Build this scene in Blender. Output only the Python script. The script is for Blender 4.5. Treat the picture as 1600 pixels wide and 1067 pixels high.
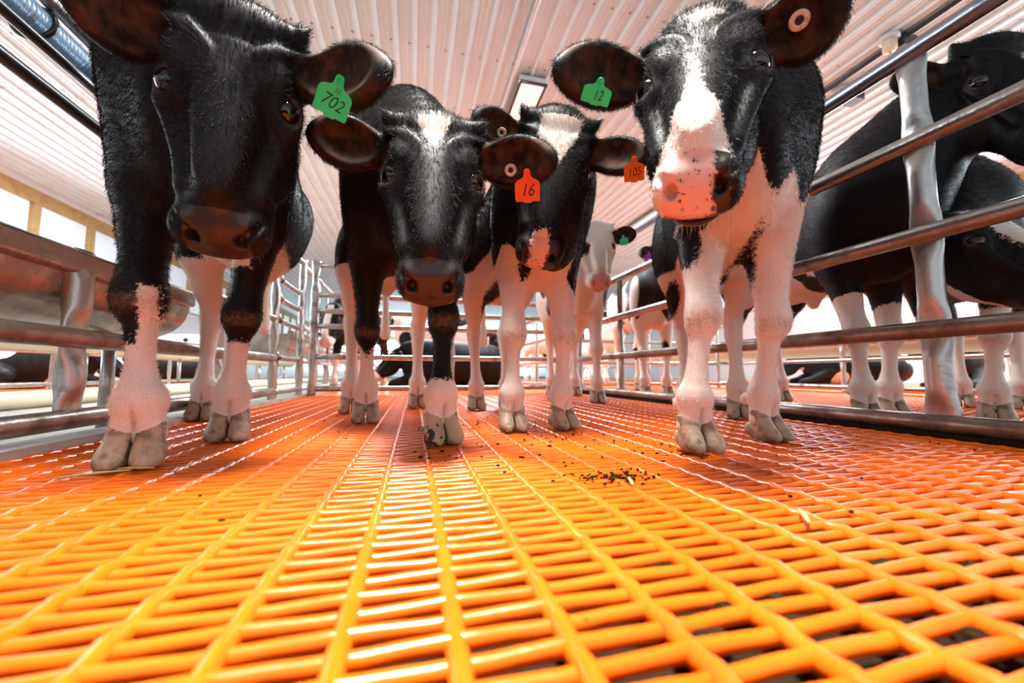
import bpy, bmesh, math, random, os
import numpy as np
import openvdb as vdb
from mathutils import Vector, Matrix, Euler

random.seed(7)
RNG = np.random.default_rng(11)
scene = bpy.context.scene
for o in list(bpy.data.objects):
    bpy.data.objects.remove(o)
PI = math.pi
Q = 1.0                                     # mesh fineness of the calves
FUR = 1.0                                   # density of the coat hair

# ------------------------------------------------------------------ camera
FPX, CAMH = 601.0, 0.14
PITCH = math.atan(49.5 / FPX)
YAW = math.atan(152 / math.hypot(FPX, 49.5))
fw = np.array([math.sin(YAW) * math.cos(PITCH), math.cos(YAW) * math.cos(PITCH), math.sin(PITCH)])
rt = np.array([math.cos(YAW), -math.sin(YAW), 0.0])
upv = np.cross(rt, fw)
CAM = np.array([0, 0, CAMH])
cam = bpy.data.cameras.new('camera')
cam.sensor_width = 36
cam.lens = FPX * 36 / 1600
cam.clip_start = 0.02
cam.dof.use_dof = True
cam.dof.focus_distance = 0.75
cam.dof.aperture_fstop = 3.2
camo = bpy.data.objects.new('camera', cam)
scene.collection.objects.link(camo)
camo.matrix_world = Matrix(((rt[0], upv[0], -fw[0], CAM[0]), (rt[1], upv[1], -fw[1], CAM[1]), (rt[2], upv[2], -fw[2], CAM[2]), (0, 0, 0, 1)))
scene.camera = camo

def ray(px, py):
    return fw + rt * (px - 800) / FPX + upv * (533.5 - py) / FPX
def P(px, py, d):                           # the point at depth d seen at a pixel of the photograph
    return CAM + d * ray(px, py)
def F(px, py, z=0.0):                       # the point at height z seen there
    r = ray(px, py); return CAM + r * (z - CAMH) / r[2]

# ------------------------------------------------------------------ light
scene.view_settings.view_transform = 'Standard'
scene.view_settings.look = 'None'
scene.view_settings.exposure = 0.12
scene.view_settings.gamma = 1.0
scene.view_settings.use_curve_mapping = False
world = bpy.data.worlds.new('daylight')
scene.world = world
world.use_nodes = True
world.node_tree.nodes['Background'].inputs[0].default_value = (0.86, 0.93, 1.0, 1)
world.node_tree.nodes['Background'].inputs[1].default_value = 0.95

def area(name, loc, target, sx, sy, power, col=(1, 1, 1), spread=PI):
    l = bpy.data.lights.new(name, 'AREA')
    l.shape = 'RECTANGLE'; l.size = sx; l.size_y = sy; l.energy = power; l.color = col; l.spread = spread
    o = bpy.data.objects.new(name, l); scene.collection.objects.link(o)
    o.location = loc
    o.rotation_euler = (Vector(target) - Vector(loc)).to_track_quat('-Z', 'Y').to_euler()
    return o
area('overhead_light', (0.0, 0.28, 2.5), (0.0, 0.34, 0), 0.35, 0.7, 19, (1.0, 0.96, 0.90), math.radians(48))  # unseen key light without a fixture, beam narrowed to brighten the foreground floor
area('overhead_light', (0.95, 3.1, 2.5), (0.9, 3.0, 0), 0.3, 1.0, 70, (0.88, 0.95, 1.0))
area('overhead_light', (0.3, 5.6, 2.5), (0.3, 5.6, 0), 1.5, 2.0, 260, (0.88, 0.95, 1.0))  # added fill over the far pens to brighten them, no fixture here
area('overhead_light', (-3.3, 4.5, 2.5), (-3.3, 4.5, 0), 0.5, 3.0, 160, (0.9, 0.96, 1.0))  # added fill brightening the background across the aisle, no fixture here
area('overhead_light', (4.6, 3.5, 2.5), (4.6, 3.5, 0), 0.5, 3.0, 160, (0.9, 0.96, 1.0))  # added fill brightening the background beyond the right pen, no fixture here
area('window_daylight', (-4.7, 3.5, 1.6), (0, 3.0, 1.2), 9.0, 0.8, 120, (0.80, 0.92, 1.0))
area('window_daylight', (6.6, 2.5, 1.6), (0, 2.0, 1.6), 9.0, 0.8, 260, (0.80, 0.92, 1.0))

# ------------------------------------------------------------------ helpers
def link(o):
    scene.collection.objects.link(o); return o
def tag(o, label, cat, group=None, kind=None):
    o['label'] = label; o['category'] = cat
    if group: o['group'] = group
    if kind: o['kind'] = kind
    return o
def empty(name, loc=(0, 0, 0), label=None, cat=None, group=None):
    o = link(bpy.data.objects.new(name, None)); o.location = loc; o.empty_display_size = 0.05
    if label: tag(o, label, cat, group)
    return o
def mesh_obj(name, V, Fc, mat=None, parent=None, smooth=True):
    me = bpy.data.meshes.new(name)
    V = np.asarray(V, np.float32)
    if isinstance(Fc, np.ndarray):
        n, k = Fc.shape
        me.vertices.add(len(V)); me.vertices.foreach_set('co', V.ravel())
        me.loops.add(n * k); me.loops.foreach_set('vertex_index', Fc.astype(np.int32).ravel())
        me.polygons.add(n); me.polygons.foreach_set('loop_start', np.arange(0, n * k, k, dtype=np.int32))
        me.update(calc_edges=True)
    else:
        me.from_pydata([tuple(v) for v in V], [], Fc)
    me.polygons.foreach_set('use_smooth', np.full(len(me.polygons), smooth))
    me.update()
    if mat: me.materials.append(mat)
    o = link(bpy.data.objects.new(name, me))
    if parent is not None: par(o, parent)
    return o
def par(o, parent):                          # keep world place: parents are never rotated or scaled before this
    o.parent = parent
    o.location = Vector(o.location) - parent.location

class MB:                                    # collects faces for one mesh
    def __init__(s): s.V = []; s.F = []
    def add(s, V, Fc):
        b = len(s.V); s.V += [tuple(v) for v in V]; s.F += [[i + b for i in f] for f in Fc]
    def box(s, lo, hi, R=None, c=None):
        x0, y0, z0 = lo; x1, y1, z1 = hi
        V = [(x, y, z) for z in (z0, z1) for y in (y0, y1) for x in (x0, x1)]
        if R is not None: V = [np.asarray(c) + R @ np.array(v) for v in V]
        s.add(V, [(0, 2, 3, 1), (4, 5, 7, 6), (0, 1, 5, 4), (2, 6, 7, 3), (0, 4, 6, 2), (1, 3, 7, 5)])
    def tube(s, pts, r, n=10, caps=True):
        pts = [np.asarray(p, float) for p in pts]
        rs = r if hasattr(r, '__len__') else [r] * len(pts)
        t0 = pts[1] - pts[0]; ref = np.array([0, 0, 1.0]) if abs(t0[2]) < .9 * np.linalg.norm(t0) else np.array([1.0, 0, 0])
        V = []
        for i, p in enumerate(pts):
            t = pts[min(i + 1, len(pts) - 1)] - pts[max(i - 1, 0)]; t = t / np.linalg.norm(t)
            a = np.cross(t, ref); a /= np.linalg.norm(a); b = np.cross(t, a)
            rr = rs[i]; ra, rb = rr if hasattr(rr, '__len__') else (rr, rr)
            for k in range(n):
                th = 2 * PI * k / n
                V.append(p + a * ra * math.cos(th) + b * rb * math.sin(th))
        Fc = [(i * n + k, i * n + (k + 1) % n, (i + 1) * n + (k + 1) % n, (i + 1) * n + k) for i in range(len(pts) - 1) for k in range(n)]
        if caps: Fc += [tuple(range(n))[::-1], tuple((len(pts) - 1) * n + k for k in range(n))]
        s.add(V, Fc)
    def build(s, name, mat, parent=None, smooth=True):
        return mesh_obj(name, s.V, s.F, mat, parent, smooth)

# ------------------------------------------------------------------ materials
def mat(name):
    m = bpy.data.materials.new(name); m.use_nodes = True
    nt = m.node_tree
    return m, nt, nt.nodes['Principled BSDF']
def N(nt, kind, **kw):
    n = nt.nodes.new(kind)
    for k, v in kw.items():
        if k in n.inputs: n.inputs[k].default_value = v
        else: setattr(n, k, v)
    return n
def math_(nt, op, a, b=None, c=None, clamp=False):
    n = nt.nodes.new('ShaderNodeMath'); n.operation = op; n.use_clamp = clamp
    for i, v in enumerate((a, b, c)):
        if v is None: continue
        if isinstance(v, (int, float)): n.inputs[i].default_value = v
        else: nt.links.new(v, n.inputs[i])
    return n.outputs[0]
def mix(nt, fac, a, b):
    n = nt.nodes.new('ShaderNodeMix'); n.data_type = 'RGBA'
    if isinstance(fac, (int, float)): n.inputs[0].default_value = fac
    else: nt.links.new(fac, n.inputs[0])
    for i, v in ((6, a), (7, b)):
        if isinstance(v, tuple): n.inputs[i].default_value = (*v, 1) if len(v) == 3 else v
        else: nt.links.new(v, n.inputs[i])
    return n.outputs[2]
def noise(nt, scale, detail=3, rough=.6, vec=None, lac=2.0):
    n = N(nt, 'ShaderNodeTexNoise', Scale=scale, Detail=detail, Roughness=rough)
    if vec is not None: nt.links.new(vec, n.inputs['Vector'])
    return n.outputs[0]
def coords(nt): return nt.nodes.new('ShaderNodeTexCoord').outputs['Object']
def ramp01(nt, v, lo, hi):
    n = nt.nodes.new('ShaderNodeMapRange'); n.clamp = True
    nt.links.new(v, n.inputs[0]); n.inputs[1].default_value = lo; n.inputs[2].default_value = hi
    return n.outputs[0]
def bump(nt, h, strength, dist, bsdf):
    n = N(nt, 'ShaderNodeBump', Strength=strength, Distance=dist); nt.links.new(h, n.inputs['Height'])
    nt.links.new(n.outputs[0], bsdf.inputs['Normal'])
def simple(name, col, rough=.5, metal=0., noise_scale=0, dirt=(.1, .06, .03), dlo=.55, dhi=.75, bumps=0, spec=None):
    m, nt, b = mat(name)
    b.inputs['Roughness'].default_value = rough; b.inputs['Metallic'].default_value = metal
    if spec is not None: b.inputs['Specular IOR Level'].default_value = spec
    if noise_scale:
        c = coords(nt); f = ramp01(nt, noise(nt, noise_scale, 5, .65, c), dlo, dhi)
        nt.links.new(mix(nt, f, col, dirt), b.inputs['Base Color'])
        if metal:
            nt.links.new(math_(nt, 'MULTIPLY', math_(nt, 'SUBTRACT', 1.0, f), metal), b.inputs['Metallic'])
        if bumps: bump(nt, noise(nt, noise_scale * 3, 4, .6, c), bumps, .01, b)
    else:
        b.inputs['Base Color'].default_value = (*col, 1)
    return m

def att(nt, name):
    n = nt.nodes.new('ShaderNodeAttribute'); n.attribute_name = name; return n.outputs['Fac']

def coat_material():
    m, nt, b = mat('calf_coat')
    c = coords(nt)
    w = att(nt, 'white'); nose = att(nt, 'nose'); pink = att(nt, 'pink'); ear = att(nt, 'earin'); dirt = att(nt, 'dirt')
    nn = noise(nt, 130, 4, .7, c)
    jag = math_(nt, 'MULTIPLY', math_(nt, 'SUBTRACT', nn, .5), .030)
    wf = ramp01(nt, math_(nt, 'ADD', w, jag), -.0022, .0022)
    fine = noise(nt, 420, 2, .6, c)
    big = noise(nt, 14, 3, .6, c)
    white = mix(nt, big, (.88, .77, .68), (.93, .89, .84))
    white = mix(nt, ramp01(nt, fine, .35, .75), white, (.76, .66, .58))
    black = mix(nt, ramp01(nt, fine, .4, .8), (.006, .006, .007), (.016, .015, .016))
    col = mix(nt, wf, black, white)
    df = math_(nt, 'MULTIPLY', ramp01(nt, math_(nt, 'ADD', dirt, math_(nt, 'MULTIPLY', math_(nt, 'SUBTRACT', nn, .5), .9)), .22, .75), .75)
    col = mix(nt, df, col, (.26, .17, .08))
    col = mix(nt, ramp01(nt, att(nt, 'rim'), .2, .8), col, mix(nt, .5, col, (.24, .13, .11)))
    col = mix(nt, ear, col, mix(nt, ramp01(nt, noise(nt, 45, 3, .6, c), .4, .65), (.014, .009, .008), (.085, .032, .016)))
    spots = ramp01(nt, noise(nt, 160, 2, .5, c), .66, .69)
    nosecol = mix(nt, ramp01(nt, math_(nt, 'ADD', pink, jag), -.002, .002), mix(nt, big, (.017, .012, .011), (.040, .025, .022)), mix(nt, spots, (.80, .50, .45), (.10, .06, .055)))
    nf = ramp01(nt, nose, .35, .6)
    col = mix(nt, nf, col, nosecol)
    nt.links.new(col, b.inputs['Base Color'])
    nt.links.new(math_(nt, 'ADD', math_(nt, 'SUBTRACT', .50, math_(nt, 'MULTIPLY', nf, .18)), math_(nt, 'MULTIPLY', ear, .25)), b.inputs['Roughness'])
    nt.links.new(math_(nt, 'ADD', .19, math_(nt, 'MULTIPLY', nf, .28)), b.inputs['Specular IOR Level'])
    b.inputs['Sheen Weight'].default_value = .0; b.inputs['Sheen Roughness'].default_value = .4
    h = math_(nt, 'ADD', fine, math_(nt, 'MULTIPLY', noise(nt, 90, 3, .7, c), 1.3))
    bump(nt, h, .09, .003, b)
    return m

def hair_material():
    m, nt, b = mat('coat_hair')
    w = att(nt, 'white')
    n = nt.nodes.new('ShaderNodeHairInfo').outputs['Random']
    wf = ramp01(nt, w, .4, .6)
    col = mix(nt, wf, mix(nt, n, (.006, .006, .007), (.016, .015, .016)), mix(nt, n, (.86, .75, .66), (.95, .91, .87)))
    nt.links.new(col, b.inputs['Base Color'])
    b.inputs['Roughness'].default_value = .48
    b.inputs['Specular IOR Level'].default_value = .16
    return m

def steel(name, col=(.50, .49, .47), rough=.3, dirt=(.16, .09, .05), sc=14, lo=.5, hi=.72):
    return simple(name, col, rough, .9, sc, dirt, lo, hi, .15)
M = {}
M['coat'] = coat_material()
M['hair'] = hair_material()
M['hoof'] = simple('hoof_horn', (.48, .37, .25), .42, 0, 40, (.13, .09, .055), .45, .7, .25)
M['hoofdark'] = simple('hoof_horn_streaked', (.48, .37, .25), .42, 0, 28, (.03, .028, .03), .52, .56, .25)
M['eye'] = simple('eye_dark', (.010, .006, .006), .04, 0, spec=.8)
M['steel'] = steel('galvanised_pipe')
M['pipe'] = steel('brown_stained_pipe', (.42, .36, .32), .33, (.14, .075, .04), 12, .42, .66)
M['bright'] = steel('bright_flattened_pipe', (.56, .55, .54), .36, (.25, .16, .09), 16, .6, .8)
M['blackpipe'] = simple('black_pipe', (.03, .03, .035), .3, 0)
M['rail_blue'] = steel('clean_top_rail', (.38, .41, .46), .28, (.05, .06, .08), 8, .55, .8)
M['trough'] = simple('stainless_trough', (.46, .38, .32), .26, .92, 6, (.24, .15, .09), .45, .75, .05)
M['cream'] = simple('cream_plastic_pipe', (.78, .70, .50), .5, 0, 10, (.45, .36, .2), .6, .8)
M['concrete'] = simple('aisle_concrete', (.46, .43, .38), .8, 0, 9, (.20, .16, .10), .5, .75, .4)
M['pit'] = simple('manure_pit', (.034, .019, .008), .9, 0, 30, (.02, .014, .008), .4, .7, .8, spec=.1)
M['wood'] = simple('window_timber', (.50, .33, .12), .6, 0, 12, (.26, .15, .05), .5, .8, .2)
M['white_trim'] = simple('white_metal_trim', (.72, .72, .73), .4, 0, 10, (.4, .35, .3), .65, .85)
M['dirt'] = simple('dried_manure', (.045, .027, .009), .9, 0, 60, (.02, .012, .006), .4, .6, .8, spec=.08)
M['straw'] = simple('straw_yellow', (.70, .52, .20), .6, 0)
M['whisker'] = simple('pale_whiskers', (.62, .55, .50), .5, 0)
M['ring'] = simple('cream_button', (.80, .68, .50), .45, 0, 60, (.5, .35, .2), .5, .7)
M['ink'] = simple('black_ink', (.012, .012, .012), .6, 0)
M['hole'] = simple('dark_stud', (.01, .008, .008), .5, 0)
for k, c in dict(green=(.01, .78, .27), red=(.95, .10, .03), orange=(.95, .24, .01), purple=(.42, .04, .55), lgreen=(.05, .80, .42)).items():
    M['tag_' + k] = simple('tag_plastic_' + k, c, .42, 0)

def floor_material():
    m, nt, b = mat('orange_coated_grid')
    c = coords(nt)
    n1 = noise(nt, 9, 4, .6, c)
    col = mix(nt, ramp01(nt, n1, .35, .7), (.90, .125, .002), (.92, .175, .004))
    spec = ramp01(nt, noise(nt, 120, 4, .75, c), .66, .72)
    patch = ramp01(nt, noise(nt, 5, 3, .6, c), .45, .65)
    col = mix(nt, math_(nt, 'MULTIPLY', spec, patch), col, (.10, .05, .015))
    nt.links.new(col, b.inputs['Base Color'])
    b.inputs['Roughness'].default_value = .26
    b.inputs['Specular IOR Level'].default_value = .5
    bump(nt, noise(nt, 70, 3, .6, c), .12, .004, b)
    return m
M['grid'] = floor_material()

def ceiling_material():
    m, nt, b = mat('white_ribbed_steel')
    c = nt.nodes.new('ShaderNodeTexCoord').outputs['Object']
    s = nt.nodes.new('ShaderNodeSeparateXYZ'); nt.links.new(c, s.inputs[0])
    x, y = s.outputs[0], s.outputs[1]
    def cell(v, p, off=0):
        f = math_(nt, 'FRACT', math_(nt, 'DIVIDE', math_(nt, 'ADD', v, off + 100 * p), p))
        return math_(nt, 'MULTIPLY', math_(nt, 'ABSOLUTE', math_(nt, 'SUBTRACT', f, .5)), p)
    rag = math_(nt, 'MULTIPLY', math_(nt, 'SUBTRACT', noise(nt, 40, 3, .7, c), .5), .03)
    dx = cell(x, .1333, .02); dy = cell(y, .62)
    d = math_(nt, 'SQRT', math_(nt, 'ADD', math_(nt, 'POWER', dx, 2), math_(nt, 'POWER', dy, 2)))
    dots = math_(nt, 'SUBTRACT', 1.0, ramp01(nt, math_(nt, 'ADD', d, math_(nt, 'MULTIPLY', rag, .5)), .006, .013))
    seam = cell(y, 3.1, .55)
    rust = math_(nt, 'MULTIPLY', math_(nt, 'SUBTRACT', 1.0, ramp01(nt, math_(nt, 'ADD', seam, rag), .006, .03)), ramp01(nt, noise(nt, 22, 4, .7, c), .42, .62))
    base = mix(nt, ramp01(nt, noise(nt, 3, 4, .6, c), .35, .7), (.68, .81, .86), (.62, .73, .77))
    col = mix(nt, math_(nt, 'MULTIPLY', dots, .85), base, (.16, .10, .06))
    col = mix(nt, math_(nt, 'MULTIPLY', rust, .75), col, (.20, .12, .06))
    nt.links.new(col, b.inputs['Base Color']); b.inputs['Roughness'].default_value = .35
    return m
M['ceiling'] = ceiling_material()
def pane_material(st=.75, nm='daylit_plastic_sheet'):
    m, nt, b = mat(nm)
    c = coords(nt)
    col = mix(nt, noise(nt, 6, 4, .6, c), (.60, .74, .86), (.85, .93, 1.0))
    nt.links.new(col, b.inputs['Base Color']); nt.links.new(col, b.inputs['Emission Color'])
    b.inputs['Emission Strength'].default_value = st; b.inputs['Roughness'].default_value = .4
    return m
M['pane'] = pane_material(.32)
M['pane_bright'] = pane_material(8.0, 'bright_open_curtain')
def lamp_material():
    m, nt, b = mat('lamp_diffuser')
    b.inputs['Base Color'].default_value = (.9, .86, .82, 1); b.inputs['Emission Color'].default_value = (1, .93, .87, 1)
    b.inputs['Emission Strength'].default_value = .5
    return m
M['lamp'] = lamp_material()
def duct_material():
    m, nt, b = mat('clear_blue_duct')
    b.inputs['Base Color'].default_value = (.40, .62, .86, 1); b.inputs['Roughness'].default_value = .3
    b.inputs['Transmission Weight'].default_value = .25
    return m
M['duct'] = duct_material()

# ------------------------------------------------------------------ calves: one continuous skin grown from a distance field
class Field:
    def __init__(s, lo, hi, res):
        s.lo = np.asarray(lo, float); s.res = res
        s.n = np.ceil((np.asarray(hi) - s.lo) / res).astype(int) + 1
        s.d = np.full(s.n, .05, np.float32)
        s.ax = [(s.lo[i] + np.arange(s.n[i]) * res).astype(np.float32) for i in range(3)]
    def block(s, lo, hi):
        a = np.clip(np.floor((np.asarray(lo) - s.lo) / s.res).astype(int), 0, s.n)
        b = np.clip(np.ceil((np.asarray(hi) - s.lo) / s.res).astype(int) + 1, 0, s.n)
        if np.any(b <= a): return None, None
        sl = tuple(slice(a[i], b[i]) for i in range(3))
        return sl, (s.ax[0][sl[0]][:, None, None], s.ax[1][sl[1]][None, :, None], s.ax[2][sl[2]][None, None, :])
    def put(s, fn, lo, hi, k, cut=False):
        pad = k + 3 * s.res
        sl, g = s.block(np.asarray(lo) - pad, np.asarray(hi) + pad)
        if sl is None: return
        b = fn(*g); a = s.d[sl]
        if cut:
            h = np.maximum(k - np.abs(a + b), 0) / max(k, 1e-6)
            s.d[sl] = np.maximum(a, -b) + h * h * k * .25
        else:
            h = np.maximum(k - np.abs(a - b), 0) / max(k, 1e-6)
            s.d[sl] = np.minimum(a, b) - h * h * k * .25
    def tube(s, pts, k, side=None, sub=4, cut=False):
        """pts: (point, ra, rb): ra across `side`, rb the other way; smoothed along a Catmull-Rom path"""
        Pn = [np.asarray(p[0], float) for p in pts]; R = [np.array([p[1], p[-1]], float) for p in pts]
        A, B = [], []
        for i in range(len(Pn) - 1):
            p0, p1, p2, p3 = Pn[max(i - 1, 0)], Pn[i], Pn[i + 1], Pn[min(i + 2, len(Pn) - 1)]
            r0, r1, r2, r3 = R[max(i - 1, 0)], R[i], R[i + 1], R[min(i + 2, len(Pn) - 1)]
            for j in range(sub):
                t = j / sub
                f = lambda a, b, c, d: .5 * (2 * b + (c - a) * t + (2 * a - 5 * b + 4 * c - d) * t * t + (3 * b - a - 3 * c + d) * t ** 3)
                A.append(f(p0, p1, p2, p3)); B.append(f(r0, r1, r2, r3))
        A.append(Pn[-1]); B.append(R[-1])
        A = np.array(A); B = np.array(B)
        m = B.max()
        def fn(X, Y, Z):
            best = None
            for i in range(len(A) - 1):
                a, b = A[i], A[i + 1]; d = b - a; L = d @ d + 1e-12
                vx, vy, vz = X - a[0], Y - a[1], Z - a[2]
                t = np.clip((vx * d[0] + vy * d[1] + vz * d[2]) / L, 0, 1)
                wx, wy, wz = vx - t * d[0], vy - t * d[1], vz - t * d[2]
                q = wx * wx + wy * wy + wz * wz
                rb = B[i][1] + (B[i + 1][1] - B[i][1]) * t
                if side is None:
                    e = np.sqrt(q) - rb
                else:
                    ra = B[i][0] + (B[i + 1][0] - B[i][0]) * t
                    ws = wx * side[0] + wy * side[1] + wz * side[2]
                    q = np.maximum(q - ws * ws, 0)
                    e = (np.sqrt((ws / ra) ** 2 + q / (rb * rb)) - 1) * np.minimum(ra, rb)
                best = e if best is None else np.minimum(best, e)
            return best
        s.put(fn, A.min(0) - m, A.max(0) + m, k, cut)
    def ell(s, c, R, rad, k, cut=False):
        c = np.asarray(c, float); rad = np.asarray(rad, float)
        def fn(X, Y, Z):
            x, y, z = X - c[0], Y - c[1], Z - c[2]
            q = 0; g = 0
            for i in range(3):
                l = (x * R[0, i] + y * R[1, i] + z * R[2, i]) / rad[i]
                q = q + l * l; g = g + (l / rad[i]) ** 2
            q = np.sqrt(q); g = np.sqrt(g) + 1e-9
            return q * (q - 1) / g
        e = np.sqrt(((R * rad) ** 2).sum(1))
        s.put(fn, c - e, c + e, k, cut)
    def mesh(s, smooth=2):
        g = vdb.FloatGrid(.05); g.copyFromArray(np.ascontiguousarray(s.d))
        V, Qd = g.convertToQuads(0.0)
        V = np.asarray(V, np.float64); Qd = np.asarray(Qd, np.int64)
        # keep the largest connected piece only
        lab = np.arange(len(V))
        for _ in range(400):
            m = lab[Qd].min(1); new = lab.copy(); np.minimum.at(new, Qd.ravel(), np.repeat(m, 4)); new = new[new]
            if np.array_equal(new, lab): break
            lab = new
        ids, cnt = np.unique(lab, return_counts=True)
        keep = lab == ids[cnt.argmax()]
        Qd = Qd[keep[Qd].all(1)]; mp = np.cumsum(keep) - 1; V = V[keep]; Qd = mp[Qd]
        E = np.concatenate([Qd[:, [0, 1]], Qd[:, [1, 2]], Qd[:, [2, 3]], Qd[:, [3, 0]]])
        deg = np.bincount(E.ravel(), minlength=len(V))
        for it in range(smooth * 2):
            S = np.stack([np.bincount(E[:, 0], V[E[:, 1], i], len(V)) + np.bincount(E[:, 1], V[E[:, 0], i], len(V)) for i in range(3)], 1) / deg[:, None]
            V = V + (S - V) * (.5 if it % 2 == 0 else -.52)
        return s.lo + V * s.res, Qd

def unit(v): v = np.asarray(v, float); return v / np.linalg.norm(v)
HY = np.array([-.022, -.008, .015, .05, .10, .14, .18, .22, .255, .28, .302, .316, .322])
HW = np.array([.012, .050, .064, .0705, .0705, .066, .056, .0485, .0450, .0465, .0450, .036, .012])
HT = np.array([-.03, -.006, .008, .016, .014, .007, .000, -.006, -.012, -.021, -.038, -.058, -.072])
HB = np.array([-.055, -.085, -.11, -.135, -.152, -.155, -.146, -.130, -.116, -.108, -.102, -.088, -.066])
def smooth_interp(y, xs, fs):
    g = np.linspace(xs[0], xs[-1], 200); f = np.interp(g, xs, fs)
    k = np.ones(9) / 9; f = np.convolve(np.pad(f, 4, mode='edge'), k, 'valid')
    return np.interp(y, g, f).astype(np.float32)

def eye_frame(sx):
    a = unit((sx * .66, .16, .72)); b = unit(np.array((0, 1.0, 0)) - a * a[1]); return np.stack([a, b, np.cross(a, b)], 1)

def head_field(Fd, R, t, ears, horn=1.0, gs=1.0, mz=1.0):
    L = lambda p: t + R @ (np.asarray(p, float) * gs)
    def loft(X, Y, Z):
        x, y, z = X - t[0], Y - t[1], Z - t[2]
        hx = (x * R[0, 0] + y * R[1, 0] + z * R[2, 0]) / gs
        hy = (x * R[0, 1] + y * R[1, 1] + z * R[2, 1]) / gs
        hz = (x * R[0, 2] + y * R[1, 2] + z * R[2, 2]) / gs
        yc = np.clip(hy, HY[0], HY[-1])
        w = smooth_interp(yc, HY, HW) * (1 + (mz - 1) * np.clip((yc - .2) / .06, 0, 1)); a = smooth_interp(yc, HY, HT); b = smooth_interp(yc, HY, HB)
        zc = a * .45 + b * .55; h = np.where(hz > zc, a - zc, zc - b)
        # the jaw is narrower than the brow
        wz = w * np.where(hz < zc, 1 - .28 * np.clip((zc - hz) / h, 0, 1) ** 1.5, 1)
        ex = np.where(hz > zc, 2.15 - .45 * np.exp(-((hy - .20) / .05) ** 2), 2.5)
        q = (np.abs(hx / wz) ** ex + np.abs((hz - zc) / h) ** ex) ** (1 / ex)
        e = (q - 1) * np.minimum(w, h)
        over = np.abs(hy - yc)
        return (np.sqrt(np.maximum(e, 0) ** 2 + over ** 2) + np.minimum(e, 0) * (over < 1e-6)) * gs
    e = np.abs(R) @ np.array([.09, .175, .09]) * gs
    c = L((0, .15, -.07))
    Fd.put(loft, c - e, c + e, .02)
    I = R
    for sx in (1, -1):
        Fd.ell(L((sx * .053, .070, -.006)), I, np.array((.019, .034, .017)) * gs, .022)           # brow
        Fd.ell(L((sx * .047, .145, -.105)), I, np.array((.026, .065, .045)) * gs, .03)             # cheek
        Fd.ell(L((sx * .032 * mz, .288, -.050)), I, np.array((.019, .024, .026)) * gs, .016)            # nostril wing
        Fd.ell(L((sx * .034 * mz, .245, -.075)), I, np.array((.014, .040, .028)) * gs, .02)             # lip side
        if horn: Fd.tube([(L((sx * .060, .010, -.012)), .022 * gs), (L((sx * .078, .000, .002)), .011 * gs), (L((sx * .087, -.008, .008)), .004)], .014, sub=2)
        Ei = I @ eye_frame(sx)
        Fd.ell(L((sx * .0655, .108, -.023)), Ei, np.array((.0165, .033, .0255)) * gs, .008)            # lids
        Fd.tube([(L((sx * .070, .135, -.030)), .012), (L((sx * .054, .190, -.040)), .010), (L((sx * .045, .235, -.040)), .008)], .02, sub=2)
    Fd.ell(L((0, .000, -.004)), I, np.array((.055, .030, .024)) * gs, .03)                         # poll
    Fd.ell(L((0, .175, -.002)), I, np.array((.026, .085, .010)) * gs, .03)                          # nasal bone
    Fd.ell(L((0, .286, -.058)), I, np.array((.031, .031, .036)) * gs, .012)                        # nose pad
    for sx in (1, -1):
        for j, (a, b_, c_) in enumerate(((.020, .046, .030), (.031, .058, .040), (.042, .068, .050))):
            Fd.tube([(L((sx * a, .110 - j * .01, .004)), .002), (L((sx * (a + .002), .070 - j * .006, .0155 - j * .0035)), .0036), (L((sx * b_, .038, .0115 - j * .003)), .0036), (L((sx * (b_ + .014), .026, -.002)), .002)], .009, sub=3)
    Fd.ell(L((0, .268, -.098)), I, np.array((.031, .040, .017)) * gs, .012)                        # lower lip
    for s, (tip, n, wid) in ears.items():
        sx = 1 if s == 'R' else -1
        b = L((sx * .078, .030, -.046)); a = tip - b; ln = np.linalg.norm(a); a /= ln
        n = unit(n - a * (n @ a)); w = np.cross(n, a)
        Re = np.stack([a, w, n], 1)
        c = b + a * ln * .56
        Fd.tube([(b - a * .02, .030 * gs), (b + a * ln * .18, .024 * gs), (b + a * ln * .40, .022 * gs)], .02, sub=2)
        c2 = b + a * ln * .46
        Fd.ell(c2, Re, (ln * .36, wid * .5, .017 * gs), .02)
        Fd.ell(b + a * ln * .70, Re, (ln * .32, wid * .38, .013 * gs), .03)
        Fd.ell(c + n * .019 * gs - a * ln * .02, Re, (ln * .36, wid * .40, .019 * gs), .008, cut=True)
    for sx in (1, -1):
        Rn = I @ np.array(Euler((0.0, sx * .6, sx * .35)).to_matrix())
        Rn = I @ np.array(Euler((math.radians(48), 0, sx * -.15)).to_matrix())
        Fd.ell(L((sx * .0270, .306, -.043)), Rn, np.array((.0072, .018, .0095)) * gs, .005, cut=True)   # nostrils
        Fd.tube([(L((sx * .0280, .306, -.037)), .0062), (L((sx * .037, .298, -.030)), .0058), (L((sx * .046, .286, -.032)), .0045), (L((sx * .050, .276, -.040)), .003)], .005, sub=2, cut=True)
        Ei = I @ eye_frame(sx); Fd.ell(L(np.array((sx * .0655, .108, -.023)) + eye_frame(sx)[:, 0] * .0185), Ei, np.array((.0165, .0215, .0155)) * gs, .003, cut=True)      # eye openings
    Fd.ell(L((0, .308, -.089)), I, np.array((.046, .050, .0042)) * gs, .006, cut=True)             # mouth
    return L

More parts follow.
